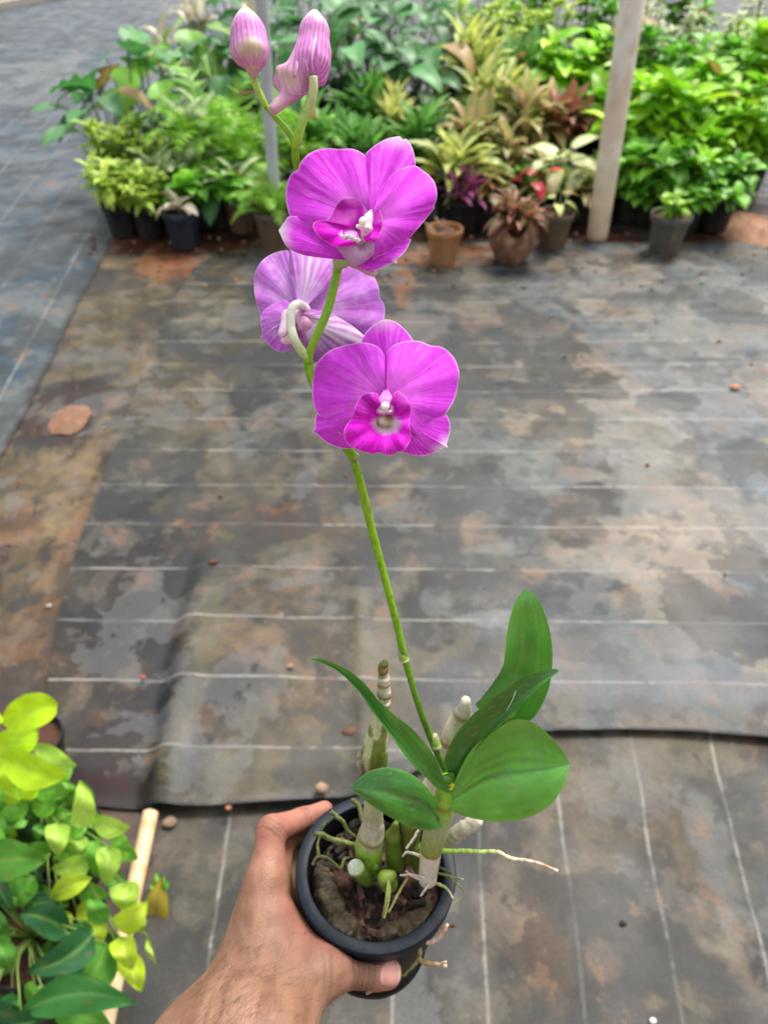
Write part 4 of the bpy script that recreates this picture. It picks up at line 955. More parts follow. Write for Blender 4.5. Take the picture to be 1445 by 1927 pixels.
petal('sepal', fl2, (350, 450), [(352, 400), (300, 368), (240, 378), (185, 402), (145, 440), (128, 490), (136, 545), (140, 572), (130, 596), (150, 603), (180, 640), (220, 672), (262, 686), (305, 674), (335, 650), (372, 600), (390, 520)], zb + .0, dep(.005, .001, .0006, 3, 4), c_back(64, (2.55, .22, .7), k=.4, vein=.5, tipang=2.55))
petal('sepal', fl2, (370, 470), [(390, 425), (450, 425), (530, 440), (610, 478), (690, 528), (745, 575), (768, 600), (755, 650), (700, 680), (600, 720), (520, 735), (470, 745), (440, 740), (420, 690), (380, 620), (350, 550)], zb - .0045, dep(.005, .0035, .0008, 4, 5), c_back(65, (.42, .40, 1.0), base=np.array((.52, .18, .56)), light=np.array((.82, .62, .76)), k=.9, vein=.6, vfreq=16))
bulb('spur', [pcone(pt(cF, 385, 480, zb - .004), pt(cF, 400, 520, zb - .005), 11, 15), pcone(pt(cF, 300, 470, zb - .004), pt(cF, 262, 570, zb - .008), 12, 8), pcone(pt(cF, 300, 470, zb - .004), pt(cF, 360, 460, zb - .003), 10, 9), pcone(pt(cF, 320, 600, zb - .002), pt(cF, 278, 610, zb - .001), 10, 8)],
     lambda V: mix((.80, .62, .72), (.62, .28, .48), sstep(.35, .7, fbm(V[:, 0] * 200, V[:, 2] * 140, 66))), parent=fl2, res=.0006, k=.003)

# ---- buds
def c_bud(a, b, stripes, seed, greens=(), tipc=(.72, .70, .45)):
    a = np.array(a); b = np.array(b); d = b - a; L = np.linalg.norm(d); d /= L
    u = np.cross(d, Fv); u /= np.linalg.norm(u); w_ = np.cross(d, u)
    def f(V):
        p = V - a; t = p @ d / L; x = p @ u; y = p @ w_
        ang = np.arctan2(x, y)
        n = fbm(ang * 1.5 + 9, t * 3, seed, 4)
        s = .5 + .5 * np.cos(ang * stripes + 2.5 * n)
        c = mix((.66, .27, .58), (.42, .07, .36), sstep(.5, .95, s + .5 * (n - .5)) * .8)
        c = mix(c, (.78, .56, .62), sstep(.55, .75, n) * .45)
        c = mix(c, tipc, sstep(.72, 1.05, t) * .85)
        for g, r, k in greens:
            c = mix(c, (.55, .50, .28), np.exp(-(np.linalg.norm(V - np.array(g), axis=1) / r) ** 2) * k)
        return c
    return f
zu = .305
bd1 = bulb('bud', [pcone(pt(cG, 388, 470, zu), pt(cG, 365, 300, zu), 35, 27), pcone(pt(cG, 375, 330, zu), pt(cG, 350, 175, zu + .001), 30, 12), pcone(pt(cG, 350, 175, zu), pt(cG, 342, 128, zu + .001), 9, 2.5), pcone(pt(cG, 300, 560, zu), pt(cG, 320, 620, zu), 16, 12), pcone(pt(cG, 480, 560, zu), pt(cG, 500, 640, zu), 17, 11),
     pcone(pt(cG, 310, 520, zu - .004), pt(cG, 315, 560, zu - .003), 10, 10), pcone(pt(cG, 490, 520, zu - .004), pt(cG, 485, 560, zu - .003), 10, 10), pcone(pt(cG, 395, 480, zu - .0055), pt(cG, 430, 760, zu + .002), 7, 9)],
     c_bud(P(*pt(cG, 415, 700, zu)), P(*pt(cG, 345, 130, zu)), 22, 71, greens=[(P(*pt(cG, 310, 530, zu - .007)), .0035, .9), (P(*pt(cG, 490, 520, zu - .007)), .0035, .9), (P(*pt(cG, 400, 450, zu - .008)), .0028, .9), (P(*pt(cG, 425, 740, zu)), .003, .8)]), res=.0006, k=.0035)
bd1['label'] = 'closed egg shaped bud, left of the two'
px_tube('petal_seam', [(*cG(352, 150), zu - .0030, .9), (*cG(362, 220), zu - .0052, 1.0), (*cG(372, 300), zu - .0064, .9), (*cG(380, 370), zu - .0073, .3)], bd1, lambda t, V: np.tile((.25, .05, .18), (len(V), 1)), M_bud, 16, 6)
bd2 = bulb('bud', [pcone(pt(cG, 1065, 330, zu), pt(cG, 1040, 640, zu), 27, 34), pcone(pt(cG, 1065, 330, zu), pt(cG, 1065, 185, zu), 24, 11), pcone(pt(cG, 1065, 185, zu), pt(cG, 1070, 142, zu), 8, 2), pcone(pt(cG, 1000, 620, zu), pt(cG, 840, 790, zu - .001), 28, 22),
     pcone(pt(cG, 730, 780, zu + .001), pt(cG, 690, 830, zu + .002), 16, 9), pcone(pt(cG, 720, 880, zu + .001), pt(cG, 850, 940, zu + .001), 12, 17), pcone(pt(cG, 850, 930, zu + .001), pt(cG, 645, 1140, zu), 16, 10.5), pcone(pt(cG, 950, 900, zu + .003), pt(cG, 1110, 820, zu + .003), 13, 11), pcone(pt(cG, 1120, 560, zu + .001), pt(cG, 1130, 830, zu + .002), 19, 8)],
     c_bud(P(*pt(cG, 980, 800, zu)), P(*pt(cG, 1070, 140, zu)), 26, 72, greens=[(P(*pt(cG, 820, 830, zu - .005)), .0045, .75), (P(*pt(cG, 650, 1120, zu)), .006, .6), (P(*pt(cG, 700, 770, zu - .003)), .003, .6)]), res=.0006, k=.003)
bd2['label'] = 'larger bud about to open, right of the two'
px_tube('petal_seam', [(*cG(1085, 395), zu - .0052, .8), (*cG(1090, 470), zu - .0066, 1.5), (*cG(1072, 560), zu - .0072, 2.2), (*cG(1068, 650), zu - .0074, 2), (*cG(1075, 740), zu - .0066, 1)], bd2, lambda t, V: np.tile((.40, .05, .30), (len(V), 1)), M_bud, 24, 8)
px_tube('petal_fold', [(*cG(1110, 360), zu - .0048, 1.2), (*cG(1080, 400), zu - .0058, 2.6), (*cG(1062, 470), zu - .0066, 3.6), (*cG(1045, 600), zu - .0070, 3.2), (*cG(1050, 740), zu - .0062, 1.5)], bd2, lambda t, V: mix((.8, .6, .74), (.66, .28, .58), t), M_bud, 24, 10)
px_tube('petal_fold', [(*cG(1000, 330), zu - .0040, 1), (*cG(985, 480), zu - .0052, 3), (*cG(975, 620), zu - .0060, 3.2), (*cG(1000, 760), zu - .0052, 1.5)], bd2, lambda t, V: mix((.76, .5, .68), (.6, .24, .52), t), M_bud, 24, 10)
px_tube('petal_fold', [(*cG(915, 400), zu - .0030, 1), (*cG(890, 560), zu - .0046, 3), (*cG(880, 700), zu - .0056, 3.4), (*cG(860, 800), zu - .0056, 2)], bd2, lambda t, V: mix((.76, .55, .66), (.6, .3, .5), t), M_bud, 24, 10)

# ================================================================== HAND
cH = crp((320, 1450), 2.491)
def HP(x, y, z): return P(*cH(x, y), z)
def hr(r, z): return r / 2.491 * z / FPX
def hc(a, b, flat=None):
    return cone(HP(*a[:3]), HP(*b[:3]), hr(a[3], a[2]), hr(b[3], b[2]), flat)
def pc(v): return pot_c + np.array(v) / 1000.
def wc(a, b, flat=None): return cone(pc(a[:3]), pc(b[:3]), a[3] / 1000., b[3] / 1000., flat)
wristA = HP(170, 1330, .415); wristB = HP(400, 1330, .405)
elbow = np.array((-.27, -.14, 1.16))
palm = [hc((330, 1150, .432, 120), (455, 525, .478, 82)), hc((262, 1130, .446, 120), (425, 560, .488, 80)),
        cone(wristA, pc((-62, -12, -42)), .020, .012), cone(wristA, pc((-56, -16, -58)), .018, .011),
        hc((440, 1200, .420, 150), (700, 950, .446, 98)), hc((480, 760, .462, 92), (560, 960, .444, 118)), hc((530, 700, .468, 50), (690, 880, .456, 62)),
        cone(pc((-64, -20, -30)), pc((-48, -44, -60)), .012, .013), cone(pc((-52, -38, -50)), wristB, .014, .020)]
arm = [cone(wristA, elbow + (-.02, 0, 0), .023, .036), cone(wristB, elbow + (.02, 0, 0), .024, .036)]
fingers = [
    [hc((455, 525, .478, 80), (474, 285, .492, 66)), hc((474, 280, .492, 65), (620, 228, .511, 49)), hc((620, 228, .511, 49), (722, 185, .522, 42))],
    [wc((-66, -8, -24, 10.5), (-64, 26, -17, 9)), wc((-64, 26, -17, 8.8), (-40, 46, -28, 7.5)), wc((-40, 46, -28, 7.4), (-16, 52, -36, 6.6))],
    [wc((-62, -10, -43, 10.5), (-59, 26, -38, 8.6)), wc((-59, 26, -38, 8.5), (-35, 44, -50, 7.3)), wc((-35, 44, -50, 7.2), (-13, 49, -57, 6.4))],
    [wc((-56, -12, -60, 10), (-52, 20, -60, 7.6)), wc((-52, 20, -60, 7.5), (-32, 38, -68, 6.4)), wc((-32, 38, -68, 6.4), (-14, 43, -74, 5.6))],
    [hc((740, 948, .446, 92), (900, 932, .455, 76)), hc((900, 932, .455, 74), (960, 938, .456, 80)), hc((905, 932, .455, 73), (1018, 950, .4585, 69))],
]
def hand_sdf(p):
    d = None
    for f in palm:
        v = f(p); d = v if d is None else smin(d, v, .014)
    for f in arm: d = smin(d, f(p), .030)
    out = d
    for ch in fingers:
        g = None
        for f in ch:
            v = f(p); g = v if g is None else smin(g, v, .004)
        e = smin(d, g, .012)
        out = smin(out, e, .0012)
    # keep clear of the pot wall so that the skin presses flat against it
    q = p - pot_c; rad = np.sqrt(q[..., 0] ** 2 + q[..., 1] ** 2)
    wall_ = np.interp(-q[..., 2], [-.002, .0, .014, .0145, .03, .06, .098, .108], [.049, .0503, .0503, .0452, .0448, .0424, .0390, .0392])
    potd = np.maximum(rad - wall_, np.maximum(q[..., 2] - .0005, -.112 - q[..., 2]))
    return np.maximum(out, -potd * .95)
allp = np.array([wristA, wristB, elbow, pc((-80, 60, 20)), pc((20, -70, -95))])
V, F = surface_nets(hand_sdf, allp.min(0) - .045, allp.max(0) + .03, .0013)
# creases and tendons
def nrm_of(V):
    e = .0008
    G = np.stack([hand_sdf(V + np.eye(3)[k] * e) - hand_sdf(V - np.eye(3)[k] * e) for k in range(3)], -1)
    return G / (np.linalg.norm(G, axis=1)[:, None] + 1e-9)
Nn = nrm_of(V)
disp = np.zeros(len(V)); dark = np.zeros(len(V))
def crease(c, axis, offs, depth, w, reach):
    global disp, dark
    c = np.array(c); axis = np.array(axis, float); axis /= np.linalg.norm(axis)
    q = V - c; t = q @ axis; lat = np.linalg.norm(q - t[:, None] * axis, axis=1)
    t = t + .0008 * (fbm(V[:, 2] * 200, V[:, 0] * 200, 5) - .5) * 2
    env = np.exp(-(np.linalg.norm(q, axis=1) / reach) ** 4)
    for o in offs:
        g = np.exp(-((t - o) / w) ** 2) * env
        disp = disp - depth * g; dark = np.maximum(dark, g)
th_ax = HP(1018, 950, .4585) - HP(740, 948, .446)
crease(HP(905, 932, .450), th_ax, (-.0075, -.0045, -.0015, .002, .005), .0006, .0009, .016)
crease(HP(725, 948, .440), th_ax, (-.003, .001), .00022, .0012, .011)
crease(HP(474, 280, .490), HP(620, 228, .511) - HP(455, 525, .478), (-.003, .0, .003), .0005, .0010, .012)
crease(HP(620, 228, .511), HP(722, 185, .522) - HP(474, 280, .492), (-.0015, .0015), .0005, .0009, .009)
# skin folds in the web and over the metacarpals
wv = fbm((V[:, 0] - V[:, 2]) * 260, (V[:, 0] + V[:, 2]) * 55, 91, 3)
disp += .00016 * (wv - .5) * 2
disp += .0007 * (fbm(V[:, 0] * 60, V[:, 2] * 60 + V[:, 1] * 40, 92, 3) - .5)
def near(c, r): return np.exp(-(np.linalg.norm(V - np.array(c), axis=1) / r) ** 2)
disp += .0016 * near(HP(430, 640, .470), .012) + .0012 * near(HP(740, 900, .438), .012)        # knuckles
n1 = fbm(V[:, 0] * 45, V[:, 2] * 45 + V[:, 1] * 30, 93, 4); n2 = fbm(V[:, 0] * 160, V[:, 2] * 160 + V[:, 1] * 90, 94, 4)
SK = np.array((.285, .150, .092)); SKL = np.array((.345, .19, .12)); SKD = np.array((.15, .066, .036)); PINK = np.array((.40, .145, .105))
c = mix(SK, SKL, sstep(.45, .65, n1) * .6); c = mix(c, SKD, sstep(.52, .7, n2) * .25)
red = near(HP(474, 290, .49), .022) + near(HP(620, 228, .511), .022) + near(HP(722, 185, .522), .02) + .8 * near(HP(590, 640, .465), .014) + .8 * near(HP(720, 860, .452), .014) + near(HP(1030, 950, .455), .012) * .8 + near(HP(640, 760, .458), .016) * .8
c = mix(c, PINK, np.clip(red, 0, 1) * .6)
kn = near(HP(905, 935, .447), .0095)
c = mix(c, (.12, .05, .035), kn * .8 * (.6 + .8 * n2))
c = mix(c, SKD * .55, np.clip(dark, 0, 1) * .55)
fa = sstep(.12, .0, np.linalg.norm(V - HP(250, 1250, .40), axis=1))
c = mix(c, SKD * 1.1, fa * .45 * sstep(.42, .62, n2))
hand = new_obj('person', V + Nn * disp[:, None], F, M_skin, None, c)
tag(hand, 'left hand and forearm of a person, gripping the black orchid pot', 'person')
hand['_w'] = (0., 0., 0.)
# thumb nail laid on the surface
def on_hand(px, py, z0=.40, z1=.50):
    d = P(px, py, 1.0) - C0
    z = np.full(np.shape(px), z0)
    for _ in range(60): z = np.minimum(z + np.maximum(hand_sdf(C0 + d * z[..., None]), 0) * .8, z1)
    return C0 + d * z[..., None]
nail_o = catmull([cH(x, y) for x, y in [(1000, 900), (1012, 884), (1035, 876), (1058, 880), (1073, 898), (1081, 930), (1081, 965), (1072, 995), (1052, 1010), (1020, 1012), (992, 1006), (984, 985), (986, 950), (992, 920)]], 60, closed=True)
cx_, cy_ = nail_o.mean(0); s_ = np.linspace(0, 1, 14)[:, None]
nx = cx_ + s_ * (nail_o[None, :, 0] - cx_); ny = cy_ + s_ * (nail_o[None, :, 1] - cy_)
W = on_hand(nx, ny); lift = (.0009 * (1 - s_ ** 6) + .0001)[..., None]
vd = (W - C0); vd /= np.linalg.norm(vd, axis=-1)[..., None]
W = (W - vd * lift).reshape(-1, 3)
ncx = (nx - cH(985, 0)[0]) / (cH(1081, 0)[0] - cH(985, 0)[0])
nc = mix((.52, .22, .17), (.64, .33, .27), sstep(.0, .6, ncx)); nc = mix(nc, (.70, .55, .45), sstep(.84, .93, ncx)); nc = mix(nc, (.62, .42, .36), sstep(.20, .05, ncx) * .6)
nc = mix(nc, (.5, .2, .15), sstep(.88, 1.0, s_ + 0 * nx) * sstep(.7, .4, ncx) * .7).reshape(-1, 3)
new_obj('thumbnail', W, grid_faces(14, 60, True), M_nail, hand, nc)
# fine dark hair on the wrist and the back of the hand
mb = MB(); r_ = np.random.RandomState(12)
hdir = HP(500, 700, .46) - HP(250, 1250, .40); hdir /= np.linalg.norm(hdir)
px_ = r_.uniform(20, 760, 1500); py_ = r_.uniform(760, 1300, 1500)
base = on_hand(*(np.array([cH(a, b) for a, b in zip(px_, py_)]).T), z0=.30, z1=.60)
sd_ = np.abs(hand_sdf(base)); Nh = nrm_of(base)
for k in range(1500):
    if sd_[k] > .0006: continue
    dens = np.exp(-((px_[k] - 260 - (1188 - py_[k]) * .25) / 260) ** 2) * (1 if py_[k] > 930 else .45)
    if r_.rand() > dens * .6: continue
    L = r_.uniform(.003, .0085); b0 = base[k]
    dd = hdir * r_.uniform(.5, 1) + np.cross(hdir, Nh[k]) * r_.normal(.3, .5); dd -= Nh[k] * dd.dot(Nh[k]); dd /= np.linalg.norm(dd)
    p1 = b0 + dd * L * .5 + Nh[k] * .0009; p2 = b0 + dd * L + Nh[k] * .0006 + np.cross(dd, Nh[k]) * L * .2
    Vv, Ff, _ = tube_arrays([b0, p1, p2], [.000045, .00004, .000015], 5, 3, caps=False); mb.add(Vv, Ff, (.05, .026, .018))
h = mb.build('arm_hair', M_hair, hand); h['kind'] = 'stuff'

# ================================================================== PLANTS OF THE NURSERY
RS = np.random.RandomState
SH = {
    'ovate': lambda t: np.sin(math.pi * t ** .72) ** .8,
    'lance': lambda t: np.sin(math.pi * t ** .85) ** .9,
    'strap': lambda t: np.minimum(1, 3.2 * t + .25) * (1 - t ** 3.2),
    'heart': lambda t: (t + .02) ** .28 * np.clip(1 - t, 0, 1) ** .75 * 1.35,
    'round': lambda t: np.sqrt(np.clip(1 - (2 * t - 1) ** 2, 0, 1)),
}
def leafy(c):
    c = np.asarray(c, float) * 1.42; g = c[..., 1:2] > c[..., 0:1]
    return np.clip(c * np.where(g, np.array((1.18, 1.12, .85)), 1.0), .004, .85)
def add_leaf(mb, base, d, L, W, shape='ovate', droop=.8, fold=.25, colf=None, rs=None, nu=7, nv=2, lobes=0, twist=0.0, wave=.0):
    base = np.asarray(base, float); d = np.asarray(d, float); d = d / np.linalg.norm(d)
    h = np.array([d[0], d[1], 0.0]); hn = np.linalg.norm(h)
    if hn < 1e-3: h = np.array([1.0, 0, 0]); hn = 1
    h /= hn
    side = np.cross(h, (0, 0, 1.0)); side = side * math.cos(twist) + np.array((0, 0, 1.0)) * math.sin(twist)
    el = math.atan2(d[2], math.hypot(d[0], d[1]))
    t = np.linspace(0, 1, nu); e = el - droop * t ** 1.2
    st = np.stack([np.cos(e)[:, None] * h + np.sin(e)[:, None] * np.array((0, 0, 1.0))], 0)[0]
    cl = base + np.vstack([np.zeros(3), np.cumsum((st[1:] + st[:-1]) / 2 * (L / (nu - 1)), 0)])
    nr = np.cross(side, st); nr /= np.linalg.norm(nr, axis=1)[:, None] + 1e-9
    sg = np.sign(nr[:, 2:3] + 1e-6); nr = nr * sg
    v = np.linspace(-1, 1, 2 * nv + 1)
    w_ = SH[shape](np.clip(t, 0.0, 1)) * W / 2
    if shape != 'strap': w_[0] = max(w_[0], W * .02)
    w_[-1] = W * .01
    T, Vv = np.meshgrid(t, v, indexing='ij')
    ww = w_[:, None] * np.abs(Vv)
    if lobes: ww = ww * (1 - .55 * (np.abs(Vv) > .6) * (.5 + .5 * np.sign(np.sin(T * lobes * 6.28 + .6))) * (T > .12) * (T < .93))
    pts = cl[:, None] + side[None, None] * (ww * np.sign(Vv))[..., None] + nr[:, None] * (fold * ww + wave * W * np.sin(T * 9 + Vv * 2) * np.abs(Vv))[..., None]
    c = leafy(colf(T, Vv, rs))
    mb.add(pts.reshape(-1, 3), grid_faces(nu, 2 * nv + 1), c.reshape(-1, 3))
def flat_col(a, b, rib=None, k=.35, edge=None, ek=.5):
    a = np.array(a); b = np.array(b)
    def f(T, V, rs):
        u = rs.rand(); c = a * (1 - u) + b * u
        if rs.rand() < .018: c = np.array((.26, .15, .05))
        c = c * (.55 + .7 * rs.rand()); c = np.tile(c, T.shape + (1,))
        if rib is not None: c = mix(c, rib, np.exp(-(V / .22) ** 2) * k)
        if edge is not None: c = mix(c, edge, sstep(.55, 1, np.abs(V)) * ek)
        return c
    return f
def varieg(inner, outer, lo=.3, hi=.7, noise=.5):
    inner = np.array(inner); outer = np.array(outer)
    def f(T, V, rs):
        c = mix(np.tile(inner, T.shape + (1,)), outer, sstep(lo, hi, np.abs(V) + noise * (rs.rand(*T.shape) - .5)))
        return c * (.6 + .65 * rs.rand())
    return f
def stem_to(mb, a, b, r, col, bend=.0):
    a = np.asarray(a, float); b = np.asarray(b, float); m = (a + b) / 2 + np.array((0, 0, bend))
    V, F, _ = tube_arrays([a, m, b], [r, r * .8, r * .6], 6, 5); mb.add(V, F, col)
def dirv(az, el): return np.array((math.cos(az) * math.cos(el), math.sin(az) * math.cos(el), math.sin(el)))

def g_bush(seed, H, S, nst=9, leafL=.13, leafW=.075, colf=None, nodes=4, whorl=4, tip=6, stemc=(.12, .2, .04), shape='ovate', droop=.9, el0=.35):
    """stems with leaves at nodes; H height, S spread radius"""
    rs = RS(seed); lf = MB(); sm = MB()
    for i in range(nst):
        az = 6.283 * i / nst + rs.rand() * .8; rr = S * math.sqrt((i + .5) / nst) * (.7 + .5 * rs.rand()); hh = H * (1.0 - .35 * (rr / S) ** 2) * (.8 + .25 * rs.rand())
        top = np.array((rr * math.cos(az), rr * math.sin(az), hh)); bot = np.array((rr * .15 * math.cos(az), rr * .15 * math.sin(az), 0))
        stem_to(sm, bot, top, .006, stemc, hh * .06)
        for k in range(nodes + 1):
            f = .25 + .75 * k / nodes; p = bot * (1 - f) + top * f + np.array((0, 0, hh * .06)) * math.sin(math.pi * f)
            nn = tip if k == nodes else whorl
            a0 = rs.rand() * 6.28
            for j in range(nn):
                a = a0 + 6.283 * j / nn + rs.randn() * .25; sc = (.65 + .5 * rs.rand()) * (.75 if k == nodes and j % 2 else 1)
                add_leaf(lf, p, dirv(a, el0 + (.4 if k == nodes else 0) + rs.randn() * .25), leafL * sc, leafW * sc, shape, droop * (.7 + .6 * rs.rand()), .3, colf, rs, twist=rs.randn() * .2)
    return lf, sm
def g_rosette(seed, H, S, crowns=3, n=11, leafL=.24, leafW=.07, colf=None, shape='lance', droop=1.2, stemc=(.3, .28, .15)):
    rs = RS(seed); lf = MB(); sm = MB()
    for i in range(crowns):
        az = rs.rand() * 6.28; rr = S * .55 * (i > 0) * (.6 + .6 * rs.rand()); h = H * (.35 + .3 * rs.rand()) * (1 if i == 0 else .8)
        p0 = np.array((rr * .3 * math.cos(az), rr * .3 * math.sin(az), 0)); p1 = np.array((rr * math.cos(az), rr * math.sin(az), h))
        stem_to(sm, p0, p1, .009, stemc)
        for j in range(n):
            t = j / n; a = j * 2.4 + rs.rand() * .4
            p = p0 * .4 * (1 - t) + p1 * (1 - .4 * (1 - t)); L = leafL * (1.05 - .35 * t) * (.85 + .3 * rs.rand())
            add_leaf(lf, p, dirv(a, .35 + .95 * t + rs.randn() * .12), L, leafW * (L / leafL), shape, droop * (1 - .5 * t), .35, colf, rs, nu=9, twist=rs.randn() * .15)
    return lf, sm
def g_fern(seed, H, S, n=16, colf=None):
    rs = RS(seed); lf = MB(); sm = MB()
    for i in range(n):
        az = 2.4 * i + rs.rand() * .5; el = 1.35 - .75 * (i / n) + rs.randn() * .08; L = H * (1.15 - .25 * i / n) * (.85 + .3 * rs.rand())
        K = 30; t = np.linspace(0, 1, K); e = el - 1.7 * t ** 1.6
        h = np.array((math.cos(az), math.sin(az), 0)); st = np.cos(e)[:, None] * h + np.sin(e)[:, None] * np.array((0, 0, 1.))
        cl = np.vstack([np.zeros(3), np.cumsum(st[1:] * L / (K - 1), 0)]) + h * .01
        V, F, _ = tube_arrays(cl[::5], np.linspace(.003, .001, len(cl[::5])), 12, 4); sm.add(V, F, (.12, .16, .03))
        side = np.cross(h, (0, 0, 1.))
        for k in range(3, K):
            w_ = .075 * math.sin(math.pi * min(1, t[k] * .9 + .08)) ** .7 * (L / .45) + .006
            for s_ in (-1, 1):
                d = side * s_ + st[k] * .55 + np.array((0, 0, rs.randn() * .12)); d /= np.linalg.norm(d)
                p = cl[k]; q = p + d * w_; b = st[k] * .009 * (L / .45); dz = np.array((0, 0, -.12 * w_))
                c = leafy(colf(np.array([[0.]]), np.array([[0.]]), rs)[0, 0])
                lf.add([p - b * .5, p + b * .9, q + b * .3 + dz, q - b * .1 + dz], [(0, 1, 2, 3)], c)
    return lf, sm
def g_broad(seed, H, S, n=7, leafL=.26, leafW=.2, colf=None, shape='heart', lobes=0, stemc=(.08, .14, .05), el=.05):
    rs = RS(seed); lf = MB(); sm = MB()
    for i in range(n):
        az = 2.4 * i + rs.rand() * .6; rr = S * (.25 + .75 * i / n) * (.8 + .3 * rs.rand()); hh = H * (1.0 - .5 * i / n) * (.85 + .2 * rs.rand())
        p = np.array((rr * math.cos(az), rr * math.sin(az), hh))
        stem_to(sm, (0, 0, 0), p, .005, stemc, hh * .12)
        sc = .75 + .4 * rs.rand()
        add_leaf(lf, p, dirv(az + rs.randn() * .3, el + rs.randn() * .25), leafL * sc, leafW * sc, shape, .7 + .5 * rs.rand(), .18, colf, rs, nu=15 if lobes else 9, nv=3, lobes=lobes, twist=rs.randn() * .25, wave=.02)
    return lf, sm
LIME = ((.20, .36, .035), (.34, .50, .05))
KINDS = {
    'lime': lambda s, H, S: g_bush(s, H, S, 11, .12, .036, varieg((.14, .30, .04), (.42, .52, .10), .35, .7, .7), 3, 4, 7, shape='lance', droop=1.0),
    'bright': lambda s, H, S: g_bush(s, H, S, 12, .165, .088, flat_col((.12, .34, .018), (.32, .58, .03), (.4, .66, .1), .3), 4, 4, 6, droop=.9),
    'bright2': lambda s, H, S: g_bush(s, H, S, 11, .15, .085, flat_col((.05, .19, .022), (.15, .38, .035), (.25, .5, .1), .3), 4, 4, 6, droop=1.1),
    'silver': lambda s, H, S: g_rosette(s, H, S, 3, 7, .19, .085, varieg((.42, .48, .38), (.10, .24, .10), .45, .95, .5), 'ovate', 1.1, (.3, .3, .2)),
    'silverpink': lambda s, H, S: g_rosette(s, H, S, 2, 6, .17, .07, varieg((.52, .42, .36), (.22, .27, .14), .45, .95, .5), 'ovate', 1.5, (.3, .2, .2)),
    'fern': lambda s, H, S: g_fern(s, H, S, 18, flat_col((.07, .24, .02), (.22, .42, .04))),
    'monstera': lambda s, H, S: g_broad(s, H, S, 7, .27, .22, flat_col((.025, .11, .04), (.05, .20, .05), (.12, .28, .1), .3), 'heart', 4),
    'lobed': lambda s, H, S: g_broad(s, H, S, 9, .26, .17, flat_col((.10, .27, .04), (.18, .40, .06), (.3, .5, .15), .3), 'ovate', 3, el=-.3),
    'dark': lambda s, H, S: g_broad(s, H, S, 16, .22, .15, flat_col((.03, .11, .045), (.07, .21, .085), (.15, .3, .12), .3), 'heart', 0),
    'darkstrap': lambda s, H, S: g_rosette(s, H, S, 5, 13, .27, .062, flat_col((.045, .15, .035), (.11, .29, .06), (.2, .38, .12), .3), 'lance', 1.0, (.1, .15, .05)),
    'yellow': lambda s, H, S: g_rosette(s, H, S, 2, 16, .17, .045, varieg((.62, .58, .22), (.42, .50, .12), .4, .9, .8), 'lance', .9, (.4, .4, .1)),
    'cream': lambda s, H, S: g_rosette(s, H, S, 4, 12, .25, .072, varieg((.52, .52, .16), (.10, .22, .06), .35, .9, .8), 'lance', 1.2, (.45, .4, .25)),
    'pink': lambda s, H, S: g_rosette(s, H, S, 5, 11, .22, .068, varieg((.50, .30, .17), (.17, .27, .08), .2, .75, .9), 'lance', 1.3, (.5, .25, .22)),
    'red': lambda s, H, S: g_rosette(s, H, S, 5, 11, .20, .066, varieg((.40, .09, .075), (.11, .15, .06), .2, .75, .9), 'lance', 1.4, (.5, .15, .15)),
    'calwhite': lambda s, H, S: g_broad(s, H, S, 11, .17, .13, varieg((.60, .60, .34), (.22, .38, .12), .55, 1.1, .6), 'heart', 0, (.3, .32, .2)),
    'calred': lambda s, H, S: g_broad(s, H, S, 8, .13, .11, varieg((.60, .045, .07), (.35, .06, .05), .6, 1.1, .5), 'heart', 0, (.4, .1, .1)),
    'purple': lambda s, H, S: g_rosette(s, H, S, 3, 6, .26, .05, flat_col((.13, .02, .07), (.24, .05, .14), (.3, .1, .2), .3), 'lance', .6, (.2, .05, .1)),
    'fine': lambda s, H, S: g_bush(s, H, S, 20, .05, .022, varieg((.62, .62, .44), (.20, .34, .12), .45, .95, 1.2), 5, 6, 9, shape='lance'),
    'small': lambda s, H, S: g_bush(s, H, S, 4, .09, .05, flat_col((.12, .32, .03), (.32, .5, .06), (.4, .6, .15), .3), 2, 3, 5),
    'sparse': lambda s, H, S: g_broad(s, H, S, 4, .11, .07, flat_col((.2, .35, .08), (.45, .5, .2)), 'heart', 0, (.3, .32, .15)),
}
_cache = {}
POTC = {'black': ((.012, .013, .015), (.05, .045, .04)), 'blue': ((.016, .024, .036), (.04, .05, .06)), 'grey': ((.085, .09, .08), (.16, .13, .09)), 'brown': ((.34, .15, .06), (.46, .25, .12)), 'taupe': ((.10, .085, .06), (.2, .12, .07))}
def pot_mesh(kind):
    k = 'pot_' + kind
    if k in _cache: return _cache[k]
    pr = [(.0, .0), (.066, .0), (.070, .004), (.088, .150), (.0885, .152), (.0965, .153), (.0975, .156), (.0980, .182), (.0965, .185), (.0920, .185), (.0905, .182), (.0885, .158)]
    V, F = lathe_arrays(pr, 28)
    a, b = POTC[kind]; n = fbm(V[:, 0] * 25, V[:, 1] * 25 + V[:, 2] * 20, 9)
    c = mix(a, b, sstep(.5, .75, n + .35 * (V[:, 2] < .03)))
    o = new_obj('pot', V, F, M_plast, None, c); COL.objects.unlink(o)
    sv = [(.0, .0, .160)]; nn = 20
    for r in (.03, .06, .0895):
        for j in range(nn): sv.append((r * math.cos(6.2832 * j / nn), r * math.sin(6.2832 * j / nn), .158 + .008 * (RS(j + int(r * 1000)).rand() - .5) * (r < .08)))
    sf = [(0, 1 + j, 1 + (j + 1) % nn) for j in range(nn)] + [(1 + i * nn + j, 1 + (i + 1) * nn + j, 1 + (i + 1) * nn + (j + 1) % nn, 1 + i * nn + (j + 1) % nn) for i in range(2) for j in range(nn)]
    so = new_obj('potting_soil', sv, sf, M_matte, None, np.tile((.08, .036, .022), (len(sv), 1))); COL.objects.unlink(so)
    _cache[k] = (o.data, so.data); return _cache[k]
